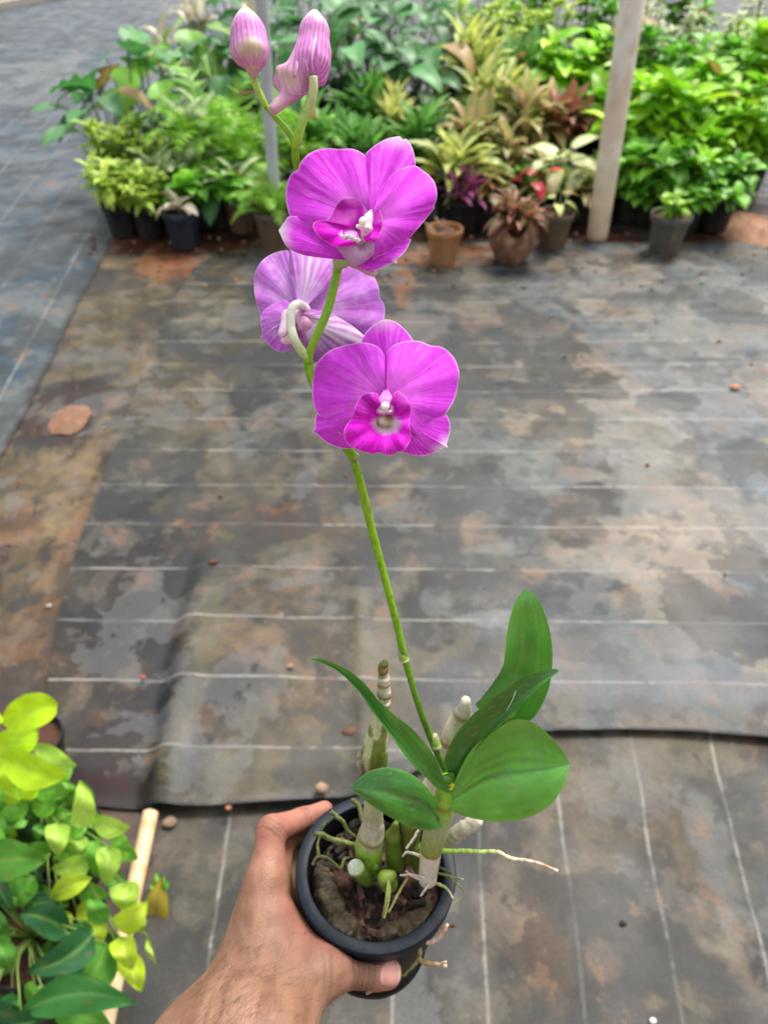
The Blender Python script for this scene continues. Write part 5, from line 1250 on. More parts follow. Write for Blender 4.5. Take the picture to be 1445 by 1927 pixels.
def instance(name, data, root, loc=(0, 0, 0), scale=1.0, rz=0.0):
    o = bpy.data.objects.new(name, data); COL.objects.link(o); o.parent = root; o.location = loc
    o.scale = (scale,) * 3 if not hasattr(scale, '__len__') else scale; o.rotation_euler = (0, 0, rz); return o
def fol_mesh(kind, H, var):
    Hq = round(H / .12) * .12; Hq = max(.12, Hq); key = (kind, Hq, var)
    if key not in _cache:
        sp = {'lime': .17, 'bright': .24, 'bright2': .24, 'dark': .26, 'small': .08, 'fine': .28, 'monstera': .24, 'lobed': .2, 'calwhite': .16, 'calred': .14, 'sparse': .07}.get(kind, .16)
        lf, sm = KINDS[kind](100 + var * 7 + int(Hq * 100), Hq * .9, sp)
        a = lf.build('foliage', M_leaf); b = sm.build('stem', M_leaf)
        COL.objects.unlink(a); COL.objects.unlink(b)
        zmax = np.percentile(np.vstack(lf.v)[:, 2], 99)
        _cache[key] = (a.data, b.data, zmax)
    return _cache[key]
NAMES = {'lime': ('lime_shrub', 'shrub'), 'bright': ('green_shrub', 'shrub'), 'bright2': ('green_shrub', 'shrub'), 'silver': ('silver_leaf_plant', 'plant'), 'silverpink': ('silver_leaf_plant', 'plant'), 'fern': ('fern', 'fern'), 'monstera': ('split_leaf_plant', 'plant'),
         'lobed': ('lobed_leaf_plant', 'plant'), 'dark': ('broad_leaf_plant', 'plant'), 'darkstrap': ('lance_leaf_plant', 'plant'), 'yellow': ('yellow_rosette_plant', 'plant'), 'cream': ('cream_leaf_plant', 'plant'), 'pink': ('pink_leaf_plant', 'plant'), 'red': ('red_leaf_plant', 'plant'),
         'calwhite': ('heart_leaf_plant', 'plant'), 'calred': ('heart_leaf_plant', 'plant'), 'purple': ('purple_leaf_plant', 'plant'), 'fine': ('white_variegated_shrub', 'shrub'), 'small': ('seedling_plant', 'plant'), 'sparse': ('seedling_plant', 'plant')}
def potted(kind, px, pytop, Y, potk='black', ps=1.0, label=None, group=None, var=0, name=None):
    top = wall(px, pytop, Y); X, _, Z = top
    nm, cat = NAMES[kind]
    root = empty(name or nm, (X, Y, .03)); tag(root, label, cat, group)
    rz = (hash((px, pytop)) % 628) / 100.0
    pm, so = pot_mesh(potk)
    instance('pot', pm, root, scale=ps, rz=rz); s_ = instance('potting_soil', so, root, scale=ps, rz=rz)
    H = max(.12, Z - .03 - .16 * ps)
    a, b, zm = fol_mesh(kind, H, var)
    k = H / zm; kk = (min(k, 1.25) if k > 1 else max(k, .8),) * 2 + (k,)
    instance('foliage', a, root, (0, 0, .16 * ps), kk, rz); instance('stem', b, root, (0, 0, .16 * ps), kk, rz)
    return root
BED = [
 ('lime', 205, 305, 4.15, 'black', .9, 'low lime variegated shrub on the front left corner of the plant bed'),
 ('lime', 262, 320, 4.12, 'black', .9, 'low lime variegated shrub left of the dark blue pot'),
 ('lime', 300, 345, 4.22, 'black', .9, 'small lime shrub directly behind the dark blue pot'),
 ('silverpink', 335, 372, 3.98, 'blue', 1.0, 'pinkish silver plant drooping over a dark blue pot'),
 ('lime', 255, 225, 4.55, 'black', 1.0, 'lime shrub with whorled leaves under the split-leaf plants'),
 ('lime', 190, 225, 4.5, 'black', 1.0, 'yellow-green shrub leaning out at the far left edge of the bed'),
 ('monstera', 215, 62, 4.9, 'black', 1.1, 'split-leaf plant with one dark leaf on a tall thin stem, leftmost'),
 ('dark', 185, 165, 4.75, 'black', 1.0, 'blue-green broad leaves reaching out furthest left over the grey fabric'),
 ('lobed', 262, 105, 5.0, 'black', 1.1, 'pale green plant with hanging lobed leaves near the left edge'),
 ('silver', 285, 275, 4.38, 'black', 1.0, 'silver-white leaved plant above the lime shrubs'),
 ('silver', 340, 165, 4.75, 'black', 1.0, 'silver-leaved plant between the lobed plant and the ferns'),
 ('silver', 362, 262, 4.45, 'black', 1.0, 'whitish-leaved plant left of the low fern'),
 ('bright2', 405, 300, 4.3, 'black', 1.0, 'soft green shrub with rounded leaves in front of the tall fern'),
 ('fern', 400, 140, 4.7, 'black', 1.1, 'tall feathery fern left of the thin grey pole'),
 ('fern', 455, 185, 4.5, 'black', 1.1, 'feathery fern directly behind the thin grey pole'),
 ('fern', 505, 325, 3.98, 'taupe', 1.0, 'low fern spilling over a brown pot at the foot of the thin pole'),
 ('fern', 350, 190, 4.6, 'black', 1.0, 'yellow-green fern right of the silver-leaved plant'),
 ('fern', 560, 190, 4.6, 'black', 1.0, 'fern just right of the thin grey pole'),
 ('silver', 440, 300, 4.2, 'taupe', .9, 'green and silver plant in a brownish pot left of the low fern'),
 ('lobed', 355, 40, 5.6, 'black', 1.2, 'light green lobed plant at the rear left behind the ferns'),
 ('silverpink', 300, 20, 5.9, 'black', 1.2, 'cream and pink leaved plant at the rear left corner'),
 ('dark', 400, 70, 5.3, 'black', 1.2, 'blue-green broad leaves above the tall fern'),
 ('dark', 455, 30, 5.8, 'black', 1.2, 'blue-green broad leaves behind the left bud'),
 ('darkstrap', 600, 190, 4.75, 'black', 1.0, 'lance-leaved green plant left of the yellow rosette'),
 ('darkstrap', 670, 215, 4.55, 'black', 1.0, 'lance-leaved green plant in front of the yellow rosette'),
 ('darkstrap', 790, 190, 4.7, 'black', 1.0, 'lance-leaved green plant right of the yellow rosette'),
 ('darkstrap', 700, 130, 5.05, 'black', 1.1, 'lance-leaved green plant behind the yellow rosette'),
 ('yellow', 735, 150, 4.85, 'black', 1.0, 'pale yellow rosette glowing among dark green plants'),
 ('dark', 560, 60, 5.5, 'black', 1.2, 'dark broad-leaved plant behind the right bud'),
 ('dark', 650, 50, 5.4, 'black', 1.2, 'dark broad-leaved plant at the rear above the top bloom'),
 ('dark', 740, 60, 5.3, 'black', 1.2, 'dark broad-leaved plant at the rear behind the yellow rosette'),
 ('dark', 810, 75, 5.4, 'black', 1.2, 'dark broad-leaved plant at the rear left of the cream-leaved plants'),
 ('cream', 885, 25, 5.5, 'black', 1.2, 'cream and green plant standing tallest at the rear middle'),
 ('cream', 935, 105, 5.05, 'black', 1.1, 'cream and green plant in the second rank right of the yellow rosette'),
 ('cream', 855, 245, 4.4, 'black', 1.0, 'cream-green plant above the terracotta-brown pot'),
 ('pink', 905, 175, 4.7, 'black', 1.0, 'pinkish green plant between the two cream-leaved plants'),
 ('pink', 1010, 140, 4.85, 'black', 1.1, 'salmon pink plant left of the thick leaning pole'),
 ('red', 1085, 160, 4.85, 'black', 1.1, 'reddish plant right behind the thick leaning pole'),
 ('pink', 960, 225, 4.5, 'black', 1.0, 'olive and pink plant above the coconut husk pot'),
 ('red', 930, 320, 4.3, 'black', .9, 'red-veined plant left of the coconut husk pot'),
 ('purple', 880, 300, 4.2, 'black', .9, 'purple strap-leaved plant behind the terracotta-brown pot'),
 ('calwhite', 1065, 262, 4.4, 'black', .9, 'creamy white heart-leaved plant left of the thick pole'),
 ('calred', 1012, 312, 4.28, 'black', .8, 'small crimson heart-leaved plant above the grey pot'),
 ('calwhite', 1120, 290, 4.5, 'black', .9, 'cream and peach heart-leaved plant touching the thick pole'),
 ('sparse', 1050, 375, 3.98, 'taupe', .95, 'thin seedling in a grey-brown pot left of the thick pole'),
 ('silver', 1185, 255, 4.6, 'black', 1.0, 'green and white striped plant just right of the thick pole'),
 ('bright', 1240, 140, 4.7, 'black', 1.1, 'tall bright green shrub next to the thick pole'),
 ('bright', 1330, 120, 4.8, 'black', 1.1, 'tall bright green shrub in the middle of the right group'),
 ('bright', 1425, 150, 4.7, 'black', 1.1, 'tall bright green shrub cut by the right edge of the photo'),
 ('bright2', 1235, 265, 4.35, 'black', 1.1, 'bright green shrub above the front grey pot'),
 ('bright', 1320, 225, 4.45, 'black', 1.1, 'yellow-green shrub in the front of the right group'),
 ('bright2', 1375, 300, 4.22, 'black', 1.0, 'green shrub in a black pot at the front right'),
 ('bright2', 1300, 340, 4.15, 'black', 1.0, 'low green shrub between the grey pot and the front right black pot'),
 ('small', 1268, 385, 3.90, 'grey', 1.05, 'small yellow-green seedling in the front grey pot'),
 ('bright', 1150, 60, 5.3, 'black', 1.2, 'bright green shrub behind the thick pole, left side'),
 ('bright', 1060, 70, 5.4, 'black', 1.2, 'bright green shrub at the rear above the salmon pink plant'),
 ('bright2', 1250, 50, 5.4, 'black', 1.2, 'bright green shrub at the rear right of the thick pole'),
 ('bright2', 1370, 75, 5.3, 'black', 1.2, 'bright green shrub at the rear right under the white variegated ones'),
 ('bright2', 235, 335, 4.45, 'black', .9, 'low green shrub in the shade behind the two front left lime shrubs'),
 ('bright2', 385, 345, 4.3, 'black', .9, 'low dark green shrub right of the dark blue pot'),
 ('dark', 445, 350, 4.4, 'black', .9, 'low dark broad-leaved plant left of the thin pole foot'),
 ('pink', 905, 345, 4.3, 'black', .9, 'low pinkish plant filling the gap above the terracotta-brown pot'),
 ('bright2', 1000, 350, 4.45, 'black', .9, 'low green shrub in the shade behind the coconut husk planter'),
 ('pink', 1105, 330, 4.35, 'black', .9, 'low peach and green plant at the left of the thick pole foot'),
 ('bright2', 1195, 335, 4.35, 'black', .9, 'low green shrub at the right of the thick pole foot'),
 ('bright2', 1430, 250, 4.9, 'black', 1.2, 'green shrub behind the others at the right edge, lower part'),
 ('bright', 1440, 40, 5.6, 'black', 1.2, 'bright green shrub at the far right under the corner shrub'),
 ('darkstrap', 990, 60, 5.6, 'black', 1.2, 'dark lance-leaved plant at the rear between cream and bright green plants'),
]
_vc = {}
for b in BED:
    _vc[b[0]] = (_vc.get(b[0], -1) + 1) % 3
    potted(b[0], b[1], b[2], b[3], b[4], b[5], b[6], 'potted plants of the nursery bed', _vc[b[0]])
REAR = [('lime', 960, 5, 6.1, 'lime shrub at the rear between the cream plant and the bright shrubs'), ('lime', 1040, -5, 6.2, 'lime shrub at the top edge of the photo left of the thick pole'), ('lime', 900, -20, 6.9, 'lime shrub at the top edge behind the tallest cream plant'),
 ('fine', 1250, -15, 6.1, 'white variegated shrub at the top edge just right of the thick pole'), ('fine', 1340, 0, 6.0, 'white variegated shrub second from the thick pole at the top right'), ('fine', 1425, 15, 5.8, 'white variegated shrub in the top right corner'), ('fine', 1180, -30, 6.8, 'white variegated shrub hidden behind the top of the thick pole'), ('fine', 1450, -30, 6.6, 'white variegated shrub furthest back at the top right'),
 ('dark', 500, -5, 6.4, 'dark broad-leaved plant at the top edge between the two buds'), ('dark', 600, -10, 6.3, 'dark broad-leaved plant at the top edge right of the right bud'), ('dark', 700, -5, 6.2, 'dark broad-leaved plant at the top edge straight above the top bloom'), ('dark', 790, -15, 6.4, 'dark broad-leaved plant at the top edge left of the tallest cream plant'), ('dark', 860, -30, 7.2, 'dark broad-leaved plant furthest back behind the tallest cream plant'),
 ('dark', 430, -20, 6.9, 'dark broad-leaved plant at the top edge behind the left bud'), ('dark', 560, -40, 7.4, 'dark broad-leaved plant furthest back above the right bud'), ('dark', 740, -45, 7.6, 'dark broad-leaved plant furthest back above the yellow rosette'),
 ('silverpink', 370, -20, 6.6, 'cream and pink plant at the top edge left of the left bud'), ('silverpink', 470, -20, 6.0, 'cream and pink plant at the top edge touching the thin pole'), ('silverpink', 640, -25, 6.9, 'cream and pink plant at the top edge behind dark broad leaves'),
 ('bright2', 1120, -15, 6.4, 'green shrub at the top edge left of the thick pole'), ('bright2', 1010, -45, 7.3, 'green shrub furthest back behind the lime shrubs'), ('bright2', 1300, -50, 7.6, 'green shrub furthest back behind the white variegated ones')]
for k, px, py, Y, l in REAR:
    _vc[k] = (_vc.get(k, -1) + 1) % 3
    potted(k, px, py, Y, 'black', 1.2, l, 'potted plants of the rear rows', _vc[k])

# empty brown pot and coconut husk planter at the front edge
def ground_at(px, py): return plane(px, py, .03)
b = ground_at(835, 503); rt = empty('flower_pot', (b[0], b[1] + .07, .03)); tag(rt, 'terracotta-brown plastic pot with dry twigs at the front edge of the bed', 'pot')
pm, so = pot_mesh('brown'); instance('pot', pm, rt, scale=.92); instance('potting_soil', so, rt, scale=.92)
mb = MB(); r_ = RS(3)
for k in range(7):
    a = r_.rand() * 6.28; p = np.array((.05 * math.cos(a), .05 * math.sin(a), .15)); stem_to(mb, p, p + np.array((r_.randn() * .05, r_.randn() * .05, .02 + .03 * r_.rand())), .006, (.30, .2, .12))
tw = mb.build('twigs', M_bark, rt); tw.parent = rt; tw.location = (0, 0, 0); tw['kind'] = 'stuff'
b = ground_at(963, 500); rt = empty('coconut_husk_planter', (b[0], b[1] + .06, .03)); tag(rt, 'brown coconut husk planter with a red-striped plant at the bed front', 'planter')
def husk_shell():
    V = []; nu_, nv_ = 28, 40
    for i in range(nu_):
        t = i / (nu_ - 1); out = i < nu_ * .6
        z = .0 + .24 * (t / .6) if t < .6 else .24 - .15 * (t - .6) / .4
        r = .115 * math.sin(math.pi * min(1, (z / .24) * .62 + .16)) ** .8 * (1 if t < .6 else .80)
        for j in range(nv_):
            a = 6.2832 * j / nv_; cut = .10 * max(0, math.cos(a + 1.57)) ** 2 * (z / .24) ** 3
            rr = r * (1 + .16 * (vnoise(a * 3.0, z * 25, 5) - .5)); V.append((rr * math.cos(a), rr * math.sin(a) * .9, z - cut))
    V = np.array(V); n = fbm(np.arctan2(V[:, 1], V[:, 0]) * 9, V[:, 2] * 12, 6)
    return V, grid_faces(nu_, nv_, True), mix((.13, .06, .032), (.36, .19, .11), sstep(.35, .7, n))
V, F, c = husk_shell(); o = new_obj('husk', V, F, M_bark, None, c); o.parent = rt
a_, b_, zm = fol_mesh('red', .24, 2); instance('foliage', a_, rt, (0, 0, .13), (.8, .8, 1.0), 1.0); instance('stem', b_, rt, (0, 0, .13), (.8, .8, 1.0), 1.0)

# ---- poles
def pole(name, px0, py0, px1, py1, rpx, colf, label, cat='pole'):
    b = plane(px0, py0, .02); Y = b[1]; t = wall(px1, py1, Y); d = t - b; r = rpx * float((b - C0) @ Fv) / FPX
    top = b + d / d[2] * 2.6
    V, F, tt = tube_arrays([b, (b + top) / 2, top], [r, r, r], 80, 24)
    o = new_obj(name, V, F, M_pipe, None, colf(V)); tag(o, label, cat); o['_w'] = (0., 0., 0.)
    return o
def c_pole1(V):
    z = V[:, 2]; n = fbm(V[:, 0] * 14, z * 9, 5, 5)
    c = mix((.84, .79, .69), (.68, .53, .36), sstep(.5, .62, n) * .7)
    c = mix(c, (.68, .50, .30), sstep(.75, .05, z + .35 * (n - .5)) * .85)
    return mix(c, (.30, .14, .07), sstep(.12, .0, z + .06 * n) * .7)
pole('support_pole', 1122, 452, 1190, 0, 19.5, c_pole1, 'thick grey leaning pole with dirt-stained foot standing in the bed')
pole('support_pole', 522, 452, 492, 0, 10.5, lambda V: mix(mix((.50, .53, .56), (.42, .43, .42), fbm(V[:, 0] * 20, V[:, 2] * 6, 4)), (.25, .2, .13), sstep(.3, .0, V[:, 2])), 'thin pale grey pole standing between the ferns behind the orchid')
# kerb beam far away
A = plane(-40, 34); B_ = plane(165, -8)
mb = MB(); dd = (B_ - A); dd /= np.linalg.norm(dd); nn_ = np.array((-dd[1], dd[0], 0)); A = A - dd * 4
q = [A, B_, B_ + nn_ * .16, A + nn_ * .16]; mb.add(q + [p + np.array((0, 0, .12)) for p in q], [(0, 1, 5, 4), (1, 2, 6, 5), (2, 3, 7, 6), (3, 0, 4, 7), (4, 5, 6, 7)], (.36, .32, .26))
tag(mb.build('kerb_beam', M_matte, smooth=False), 'pale concrete kerb far off beyond the grey fabric at top left', 'kerb')
# soil heap behind the front right pots
def mound(name, px, py, r, h, col, label, cat, mat, seed, stretch=1.0, col2=None):
    b = plane(px, py, .03); n_ = 34; g = np.linspace(-1, 1, n_); X, Y = np.meshgrid(g, g, indexing='ij'); R2 = np.hypot(X, Y)
    edge = 1 + .35 * (fbm(np.cos(np.arctan2(Y, X)) * 2 + 5, np.sin(np.arctan2(Y, X)) * 2 + 5, seed, 3) - .5) * 2
    Z = h * np.clip(1 - (R2 / edge) ** 2, -.15, 1) ** 1 * (1 + .5 * (fbm(X * 5, Y * 5, seed, 4) - .5)) + .004
    k = sstep(1.35, 1.0, R2)
    X2 = X * r * np.clip(1.0 / np.maximum(R2, .01) * np.minimum(R2, 1.1), 0, 1); Y2 = Y * r * stretch * np.clip(1.0 / np.maximum(R2, .01) * np.minimum(R2, 1.1), 0, 1)
    c = mix(np.array(col), np.array(col2 if col2 is not None else np.array(col) * 1.4), fbm(X * 4, Y * 4, seed + 2, 4)).reshape(-1, 3)
    o = new_obj(name, np.stack([X2 + b[0], Y2 + b[1], Z + b[2] - .012], -1).reshape(-1, 3), [f for f in grid_faces(n_, n_)], mat, None, c)
    return tag(o, label, cat)
mound('soil_heap', 1418, 432, .22, .07, (.26, .12, .065), 'small heap of red soil right of the front right shrub', 'soil', M_matte, 3, 1.2, (.44, .26, .17))
mound('stone', 130, 785, .066, .016, (.17, .085, .05), 'flat rusty brown stone on the brown fabric strip at left', 'stone', M_matte, 5, 1.45, (.24, .14, .09))

# ================================================================== PLANTS NEAR THE CAMERA, LOWER LEFT
cN = crp((0, 1280), 2.978)
def near_leaf(mb, sm, bx, by, tx, ty, wd, z, colf, rs, root, shape='ovate', dz=-.02, side=.25, stemr=.0014):
    wd *= 1.22
    """(bx,by)->(tx,ty) crop pixels of foot and tip, wd width in crop pixels, z depth"""
    n_, m_ = 13, 5
    b = np.array(cN(bx, by)); t = np.array(cN(tx, ty)); d = t - b; L = np.hypot(*d); d /= L; s = np.array((-d[1], d[0])); w_ = wd / 2.978 / 2
    tt = np.linspace(0, 1, n_); v = np.linspace(-1, 1, 2 * m_ + 1); T, V = np.meshgrid(tt, v, indexing='ij')
    bend = side * (rs.rand() - .5) * L
    ww = SH[shape](tt) * w_; ww[0] = w_ * .08; ww[-1] = w_ * .02
    x = b[0] + d[0] * L * T + s[0] * (ww[:, None] * V + bend * np.sin(math.pi * T)); y = b[1] + d[1] * L * T + s[1] * (ww[:, None] * V + bend * np.sin(math.pi * T))
    fold = rs.uniform(.1, .35) * w_ * z / FPX
    zz = z + dz * np.sin(math.pi * T * .8) - fold * np.abs(V) * np.sin(math.pi * T) + rs.uniform(-.015, .02) * T + .003 * np.sin(T * 8 + V * 2)
    P_ = P(x, y, zz); mb.add(P_.reshape(-1, 3), grid_faces(n_, 2 * m_ + 1), np.clip(colf(T, V, rs), 0, .9).reshape(-1, 3))
    V_, F_, _ = tube_arrays([root, (np.array(root) + P_[0, m_]) / 2 + (0, 0, .05), P_[0, m_]], [stemr * 1.5, stemr, stemr], 8, 5); sm.add(V_, F_, (.25, .36, .08))
def vcol(base, rib, ribk=.4, seed=0, edge=None, veins=9, vk=.12):
    base = np.array(base)
    def f(T, V, rs):
        c = np.tile(base * (.8 + .3 * rs.rand()), T.shape + (1,)); q_ = rs.rand() * 90; c = mix(c, base * 1.25, fbm(T * 3 + rs.rand() * 50, V * 2, 5, 3) * .6)
        c = mix(c, rib, np.exp(-(V / .10) ** 2) * ribk)
        c = c * (1 - vk * np.abs(np.sin((T * veins - np.abs(V) * 1.6) * 3.14)) ** 8)[..., None]
        c = mix(c, (.30, .22, .06), sstep(.73, .78, fbm(T * 8 + q_, V * 4, 9, 3)) * .4)
        return c
    return f
YL = vcol((.50, .78, .012), (.6, .85, .06), .3); PG = vcol((.40, .62, .07), (.55, .72, .22), .35); MG = vcol((.15, .42, .03), (.35, .58, .12), .4); YY = vcol((.54, .72, .04), (.75, .78, .2), .35)
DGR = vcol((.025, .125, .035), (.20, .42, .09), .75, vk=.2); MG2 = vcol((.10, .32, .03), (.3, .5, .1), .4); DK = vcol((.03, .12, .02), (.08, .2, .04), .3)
NEAR = [
 ('lime_leaf_plant', 'bright lime round-leaved plant at the left edge, above the pale heart-leaved one', (92, 1452), .66, [
  (20, 245, 325, 130, 165, 1.22, YL, 'round'), (-60, 400, 215, 275, 150, 1.24, YL, 'round'), (15, 425, 385, 535, 170, 1.22, YL, 'ovate'), (5, 430, 45, 625, 115, 1.25, YL, 'ovate'), (85, 585, 225, 620, 125, 1.27, YL, 'round'), (75, 590, 55, 700, 85, 1.27, YL, 'round'), (60, 560, 110, 500, 60, 1.27, MG, 'ovate'),
  (200, 360, 432, 480, 110, 1.30, PG, 'lance'), (190, 560, 385, 640, 130, 1.31, MG, 'ovate'), (175, 690, 315, 705, 110, 1.31, MG, 'round'), (-30, 690, 165, 715, 130, 1.32, MG, 'round'), (-80, 560, 20, 760, 150, 1.33, MG, 'ovate'), (-60, 780, 45, 930, 120, 1.34, MG, 'ovate'), (40, 760, 250, 800, 110, 1.38, DK, 'ovate'), (-40, 230, 10, 190, 60, 1.3, YL, 'round')]),
 ('heart_leaf_vine', 'pale yellow-green heart-leaved vine trailing over the tan pipe', (150, 1640), .8, [
  (455, 835, 452, 560, 150, 1.22, PG, 'heart'), (525, 790, 730, 825, 105, 1.23, PG, 'ovate'), (325, 800, 325, 985, 155, 1.24, PG, 'heart'), (620, 880, 728, 935, 80, 1.25, MG, 'lance'), (450, 860, 400, 980, 120, 1.27, PG, 'heart'), (610, 930, 600, 1145, 155, 1.23, PG, 'heart'), (560, 900, 520, 1090, 150, 1.26, MG, 'heart'), (640, 960, 775, 1000, 130, 1.28, MG, 'heart'),
  (505, 1020, 290, 1055, 120, 1.26, PG, 'ovate'), (690, 1130, 735, 1310, 185, 1.25, PG, 'heart'), (660, 1395, 828, 1240, 160, 1.22, YY, 'heart'), (285, 1225, 520, 1105, 105, 1.24, YY, 'lance'), (430, 1280, 590, 1340, 120, 1.28, YY, 'ovate'), (670, 1440, 745, 1625, 165, 1.21, YY, 'heart'), (690, 1540, 792, 1745, 165, 1.24, YY, 'heart'), (500, 1330, 560, 1500, 110, 1.27, YY, 'lance'), (610, 1520, 600, 1690, 60, 1.27, YY, 'lance'),
  (235, 805, 215, 900, 60, 1.3, MG2, 'ovate'), (760, 1300, 800, 1420, 90, 1.3, PG, 'lance'), (140, 1240, 300, 1180, 120, 1.33, MG, 'ovate'), (430, 1180, 610, 1210, 90, 1.31, MG, 'ovate'), (350, 1290, 400, 1390, 60, 1.28, YY, 'lance'), (830, 1440, 875, 1590, 30, 1.3, PG, 'lance'), (600, 1080, 700, 1220, 120, 1.33, MG2, 'heart'), (380, 1100, 480, 1240, 110, 1.34, DK, 'heart')]),
 ('arrow_leaf_plant', 'dark green arrow-leaved plant with pale midribs in the lower left corner', (110, 1830), .9, [
  (390, 1420, 110, 1310, 165, 1.18, DGR, 'ovate'), (525, 1430, 150, 1640, 215, 1.14, DGR, 'heart'), (440, 1490, 270, 1760, 170, 1.19, DGR, 'ovate'), (600, 1480, 420, 1800, 190, 1.22, MG2, 'ovate'), (120, 1860, 765, 1810, 190, 1.12, vcol((.045, .22, .04), (.2, .45, .12), .6), 'lance'), (-60, 1900, 140, 1860, 110, 1.15, DGR, 'ovate'), (170, 1240, 330, 1300, 120, 1.25, DGR, 'ovate'), (-60, 1100, 75, 1300, 100, 1.22, DGR, 'ovate'), (240, 1700, 160, 1820, 120, 1.24, MG, 'ovate'), (380, 1750, 430, 1830, 100, 1.25, YL, 'ovate'),
  (-40, 1450, 60, 1650, 120, 1.2, MG2, 'ovate'), (60, 1500, -60, 1700, 150, 1.26, DK, 'ovate'), (300, 1880, 640, 1960, 160, 1.16, MG2, 'lance'), (-60, 1960, 230, 1900, 160, 1.14, DGR, 'lance')]),
 ('green_leaf_plant', 'mid green smooth-leaved plant at the left edge below the lime one', (-10, 1700), .8, [
  (-120, 1040, 258, 1010, 200, 1.20, MG2, 'ovate'), (-80, 800, 40, 960, 130, 1.25, MG, 'ovate'), (30, 1140, 190, 1250, 130, 1.27, MG, 'ovate'), (200, 1110, 60, 1290, 110, 1.26, MG2, 'ovate'), (-100, 1300, 60, 1420, 130, 1.23, MG2, 'ovate'), (90, 1080, 250, 1180, 100, 1.3, DK, 'ovate'), (-60, 1380, 40, 1600, 110, 1.24, MG, 'ovate')]),
]
for nm, lb, (gx, gy), ps, L_ in NEAR:
    g = plane(gx, gy, .0); root = empty(nm, (g[0], g[1], .012)); tag(root, lb, 'plant', 'plants at the lower left')
    pm, so = pot_mesh('black'); instance('pot', pm, root, scale=ps); instance('potting_soil', so, root, scale=ps)
    lf, sm = MB(), MB(); rs = RS(int(gx) + 300); rt_ = g + np.array((0, 0, .17 * ps))
    for (bx, by, tx, ty, wd, z, cf, sh) in L_: near_leaf(lf, sm, bx, by, tx, ty, wd, z, cf, rs, rt_, sh)
    for k in range(60):          # lower filler leaves; darker greens paint shade into the gaps
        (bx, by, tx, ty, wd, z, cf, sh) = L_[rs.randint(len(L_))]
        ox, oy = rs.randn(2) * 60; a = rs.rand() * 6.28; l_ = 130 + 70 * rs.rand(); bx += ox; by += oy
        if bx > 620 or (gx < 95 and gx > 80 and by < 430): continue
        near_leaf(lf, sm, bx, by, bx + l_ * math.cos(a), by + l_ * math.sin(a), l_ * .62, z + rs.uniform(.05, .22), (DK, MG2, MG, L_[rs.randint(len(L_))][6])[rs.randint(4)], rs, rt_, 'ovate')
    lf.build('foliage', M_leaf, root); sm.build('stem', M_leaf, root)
# yellowing curled leaf beside the pipe
mb = MB(); sm = MB(); rs = RS(5)
c_y = vcol((.42, .33, .04), (.3, .16, .05), .5)
g = plane(290, 1790, .02)
near_leaf(mb, sm, 860, 1480, 910, 1100, 120, 1.50, c_y, rs, g, 'lance', side=.1)
near_leaf(mb, sm, 850, 1480, 840, 1300, 70, 1.50, vcol((.40, .20, .05), (.3, .12, .05), .5), rs, g, 'lance', side=.1)
for tx, ty in ((880, 1070), (925, 1090), (955, 1120), (850, 1140)): near_leaf(mb, sm, 880, 1220, tx, ty, 34, 1.50, MG, rs, g, 'lance', side=.1)
yl = mb.build('wilted_leaf', M_leaf); yl['_w'] = (0., 0., 0.); tag(yl, 'wilted yellow-brown leaf standing right of the tan pipe', 'leaf')
# tan pipe lying beside the near plants
a = plane(284, 1530, .03); b = plane(203, 1905, .03); d = b - a
V, F, t = tube_arrays([a, a + d * .5, a + d * 1.5], [.0165, .0165, .0165], 60, 20)
n_ = fbm(t * 40, V[:, 0] * 30, 8, 4)
o = new_obj('plastic_pipe', V, F, M_pipe, None, mix((.66, .48, .27), (.55, .30, .13), sstep(.5, .75, n_) * .8)); tag(o, 'tan plastic pipe lying on the ground beside the near plants', 'pipe')
# small litter
def pebble(px, py, r, col, label, cat='pebble', h=.03, nm='pebble', flat=.5):
    b = plane(px, py, h); rs = RS(int(px)); V = []; n1, n2 = 9, 14
    for i in range(n1):
        th = math.pi * i / (n1 - 1)
        for j in range(n2):
            a = 6.2832 * j / n2; k = 1 + .3 * (vnoise(math.cos(a) * 1.5 + 3, math.sin(a) * 1.5 + th, int(px)) - .5)
            V.append((r * k * math.sin(th) * math.cos(a), r * k * math.sin(th) * math.sin(a) * .8, r * flat * math.cos(th)))
    V = np.array(V); o = new_obj(nm, V + b + (0, 0, r * flat * .6), [f[::-1] for f in grid_faces(n1, n2, True)], M_matte, None, mix(np.array(col) * .8, np.array(col) * 1.2, fbm(V[:, 0] * 200, V[:, 1] * 200, 4)))
    tag(o, label, cat)
pebble(546, 1254, .008, (.34, .19, .11), 'orange pebble on the fabric left of the long orchid leaf', h=.058)
pebble(606, 1484, .014, (.30, .19, .12), 'brown snail shell on the fabric just above the index finger', 'shell', .052, 'snail_shell')
pebble(430, 1521, .007, (.34, .14, .08), 'red clay crumb on the hem of the fabric left of the hand', 'clay crumb', .04, 'clay_crumb')
pebble(402, 1058, .014, (.10, .05, .03), 'dark brown dry crumpled leaf near the fold of the fabric', 'leaf', .05, 'dry_leaf', .35)
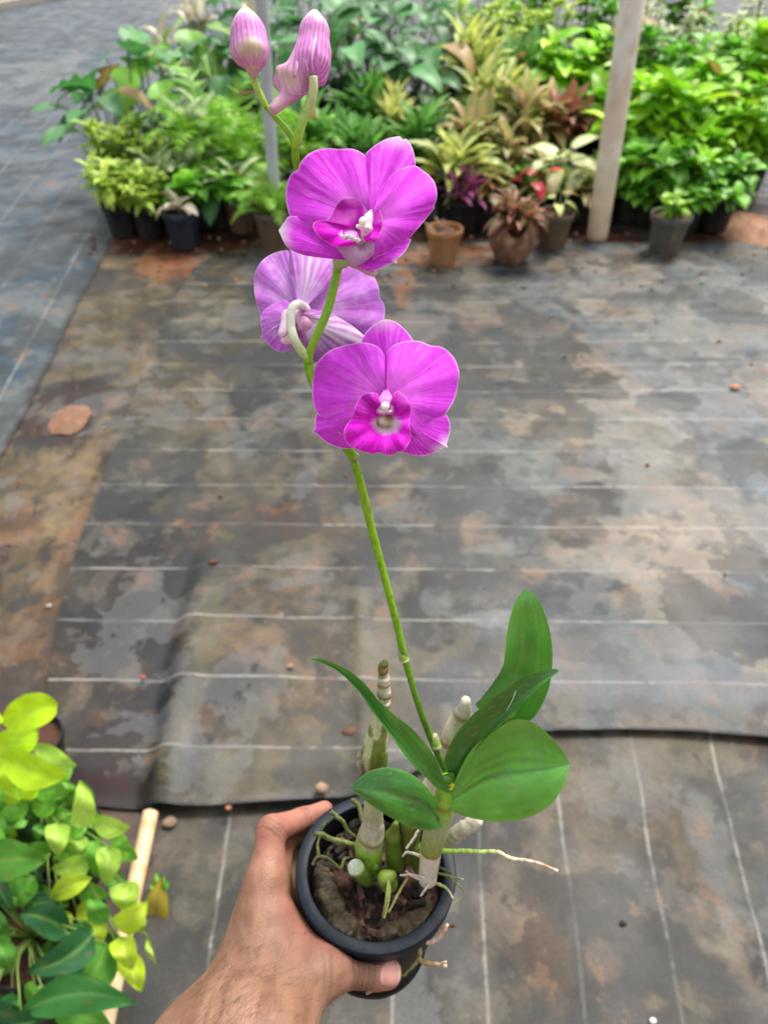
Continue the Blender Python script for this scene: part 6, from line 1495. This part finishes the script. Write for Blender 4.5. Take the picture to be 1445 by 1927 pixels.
pebble(657, 1376, .016, (.12, .065, .04), 'brown dry leaf lying behind the left cane of the orchid', 'leaf', .05, 'dry_leaf', .3)
pebble(1382, 729, .020, (.42, .20, .11), 'orange-brown dry leaf on the pale right part of the fabric', 'leaf', .04, 'dry_leaf', .3)
pebble(320, 1548, .015, (.22, .15, .10), 'pale clod just right of the top end of the tan pipe', 'clod', .015, 'clay_crumb', .3)
pebble(1228, 1921, .006, (.7, .68, .6), 'tiny white pebble at the bottom edge between the stitched lines', h=.01)
pebble(270, 1275, .007, (.35, .10, .06), 'tiny red pebble left of the fabric fold', h=.04)
pebble(1171, 1738, .007, (.03, .02, .015), 'small dark twig crumb on the near sheet right of the roots', 'clay crumb', .01, 'clay_crumb', .3)
pebble(93, 1141, .008, (.40, .34, .28), 'tiny pale snail shell on the brown strip at left', 'shell', .02, 'snail_shell')

# crumbs of soil and leaf litter scattered over the fabric
mb = MB(); rs = RS(77)
for k in range(150):
    if k < 115: x_ = rs.uniform(-1.6, 2.0); y_ = rs.uniform(3.4, 4.15)
    else: x_ = rs.uniform(-1.2, 2.0); y_ = rs.uniform(1.2, 3.6)
    r = rs.uniform(.0025, .006) * (1.7 if k < 115 else 1); a = rs.rand() * 3; n_ = 6
    ring = np.array([(r * (1 + .5 * rs.rand()) * math.cos(t + a), r * (.5 + .5 * rs.rand()) * math.sin(t + a), 0) for t in np.linspace(0, 6.28, n_ + 1)[:-1]])
    z_ = .040 + (.012 if x_ > -.4 and y_ < 1.6 else 0); c_ = ((.30, .16, .09), (.12, .06, .035), (.34, .24, .15), (.2, .1, .05))[rs.randint(4)]
    b_ = np.array((x_, y_, z_)); mb.add(np.vstack([ring + b_ - (0, 0, .008), ring * .8 + b_ + (0, 0, r * .4), [b_ + (0, 0, r * .6)]]), [(i, (i + 1) % n_, n_ + (i + 1) % n_, n_ + i) for i in range(n_)] + [(n_ + i, n_ + (i + 1) % n_, 2 * n_) for i in range(n_)], c_)
lit = mb.build('leaf_litter', M_matte, smooth=False); tag(lit, 'scattered crumbs of soil and dry leaf bits on the fabric', 'litter', None, 'stuff')
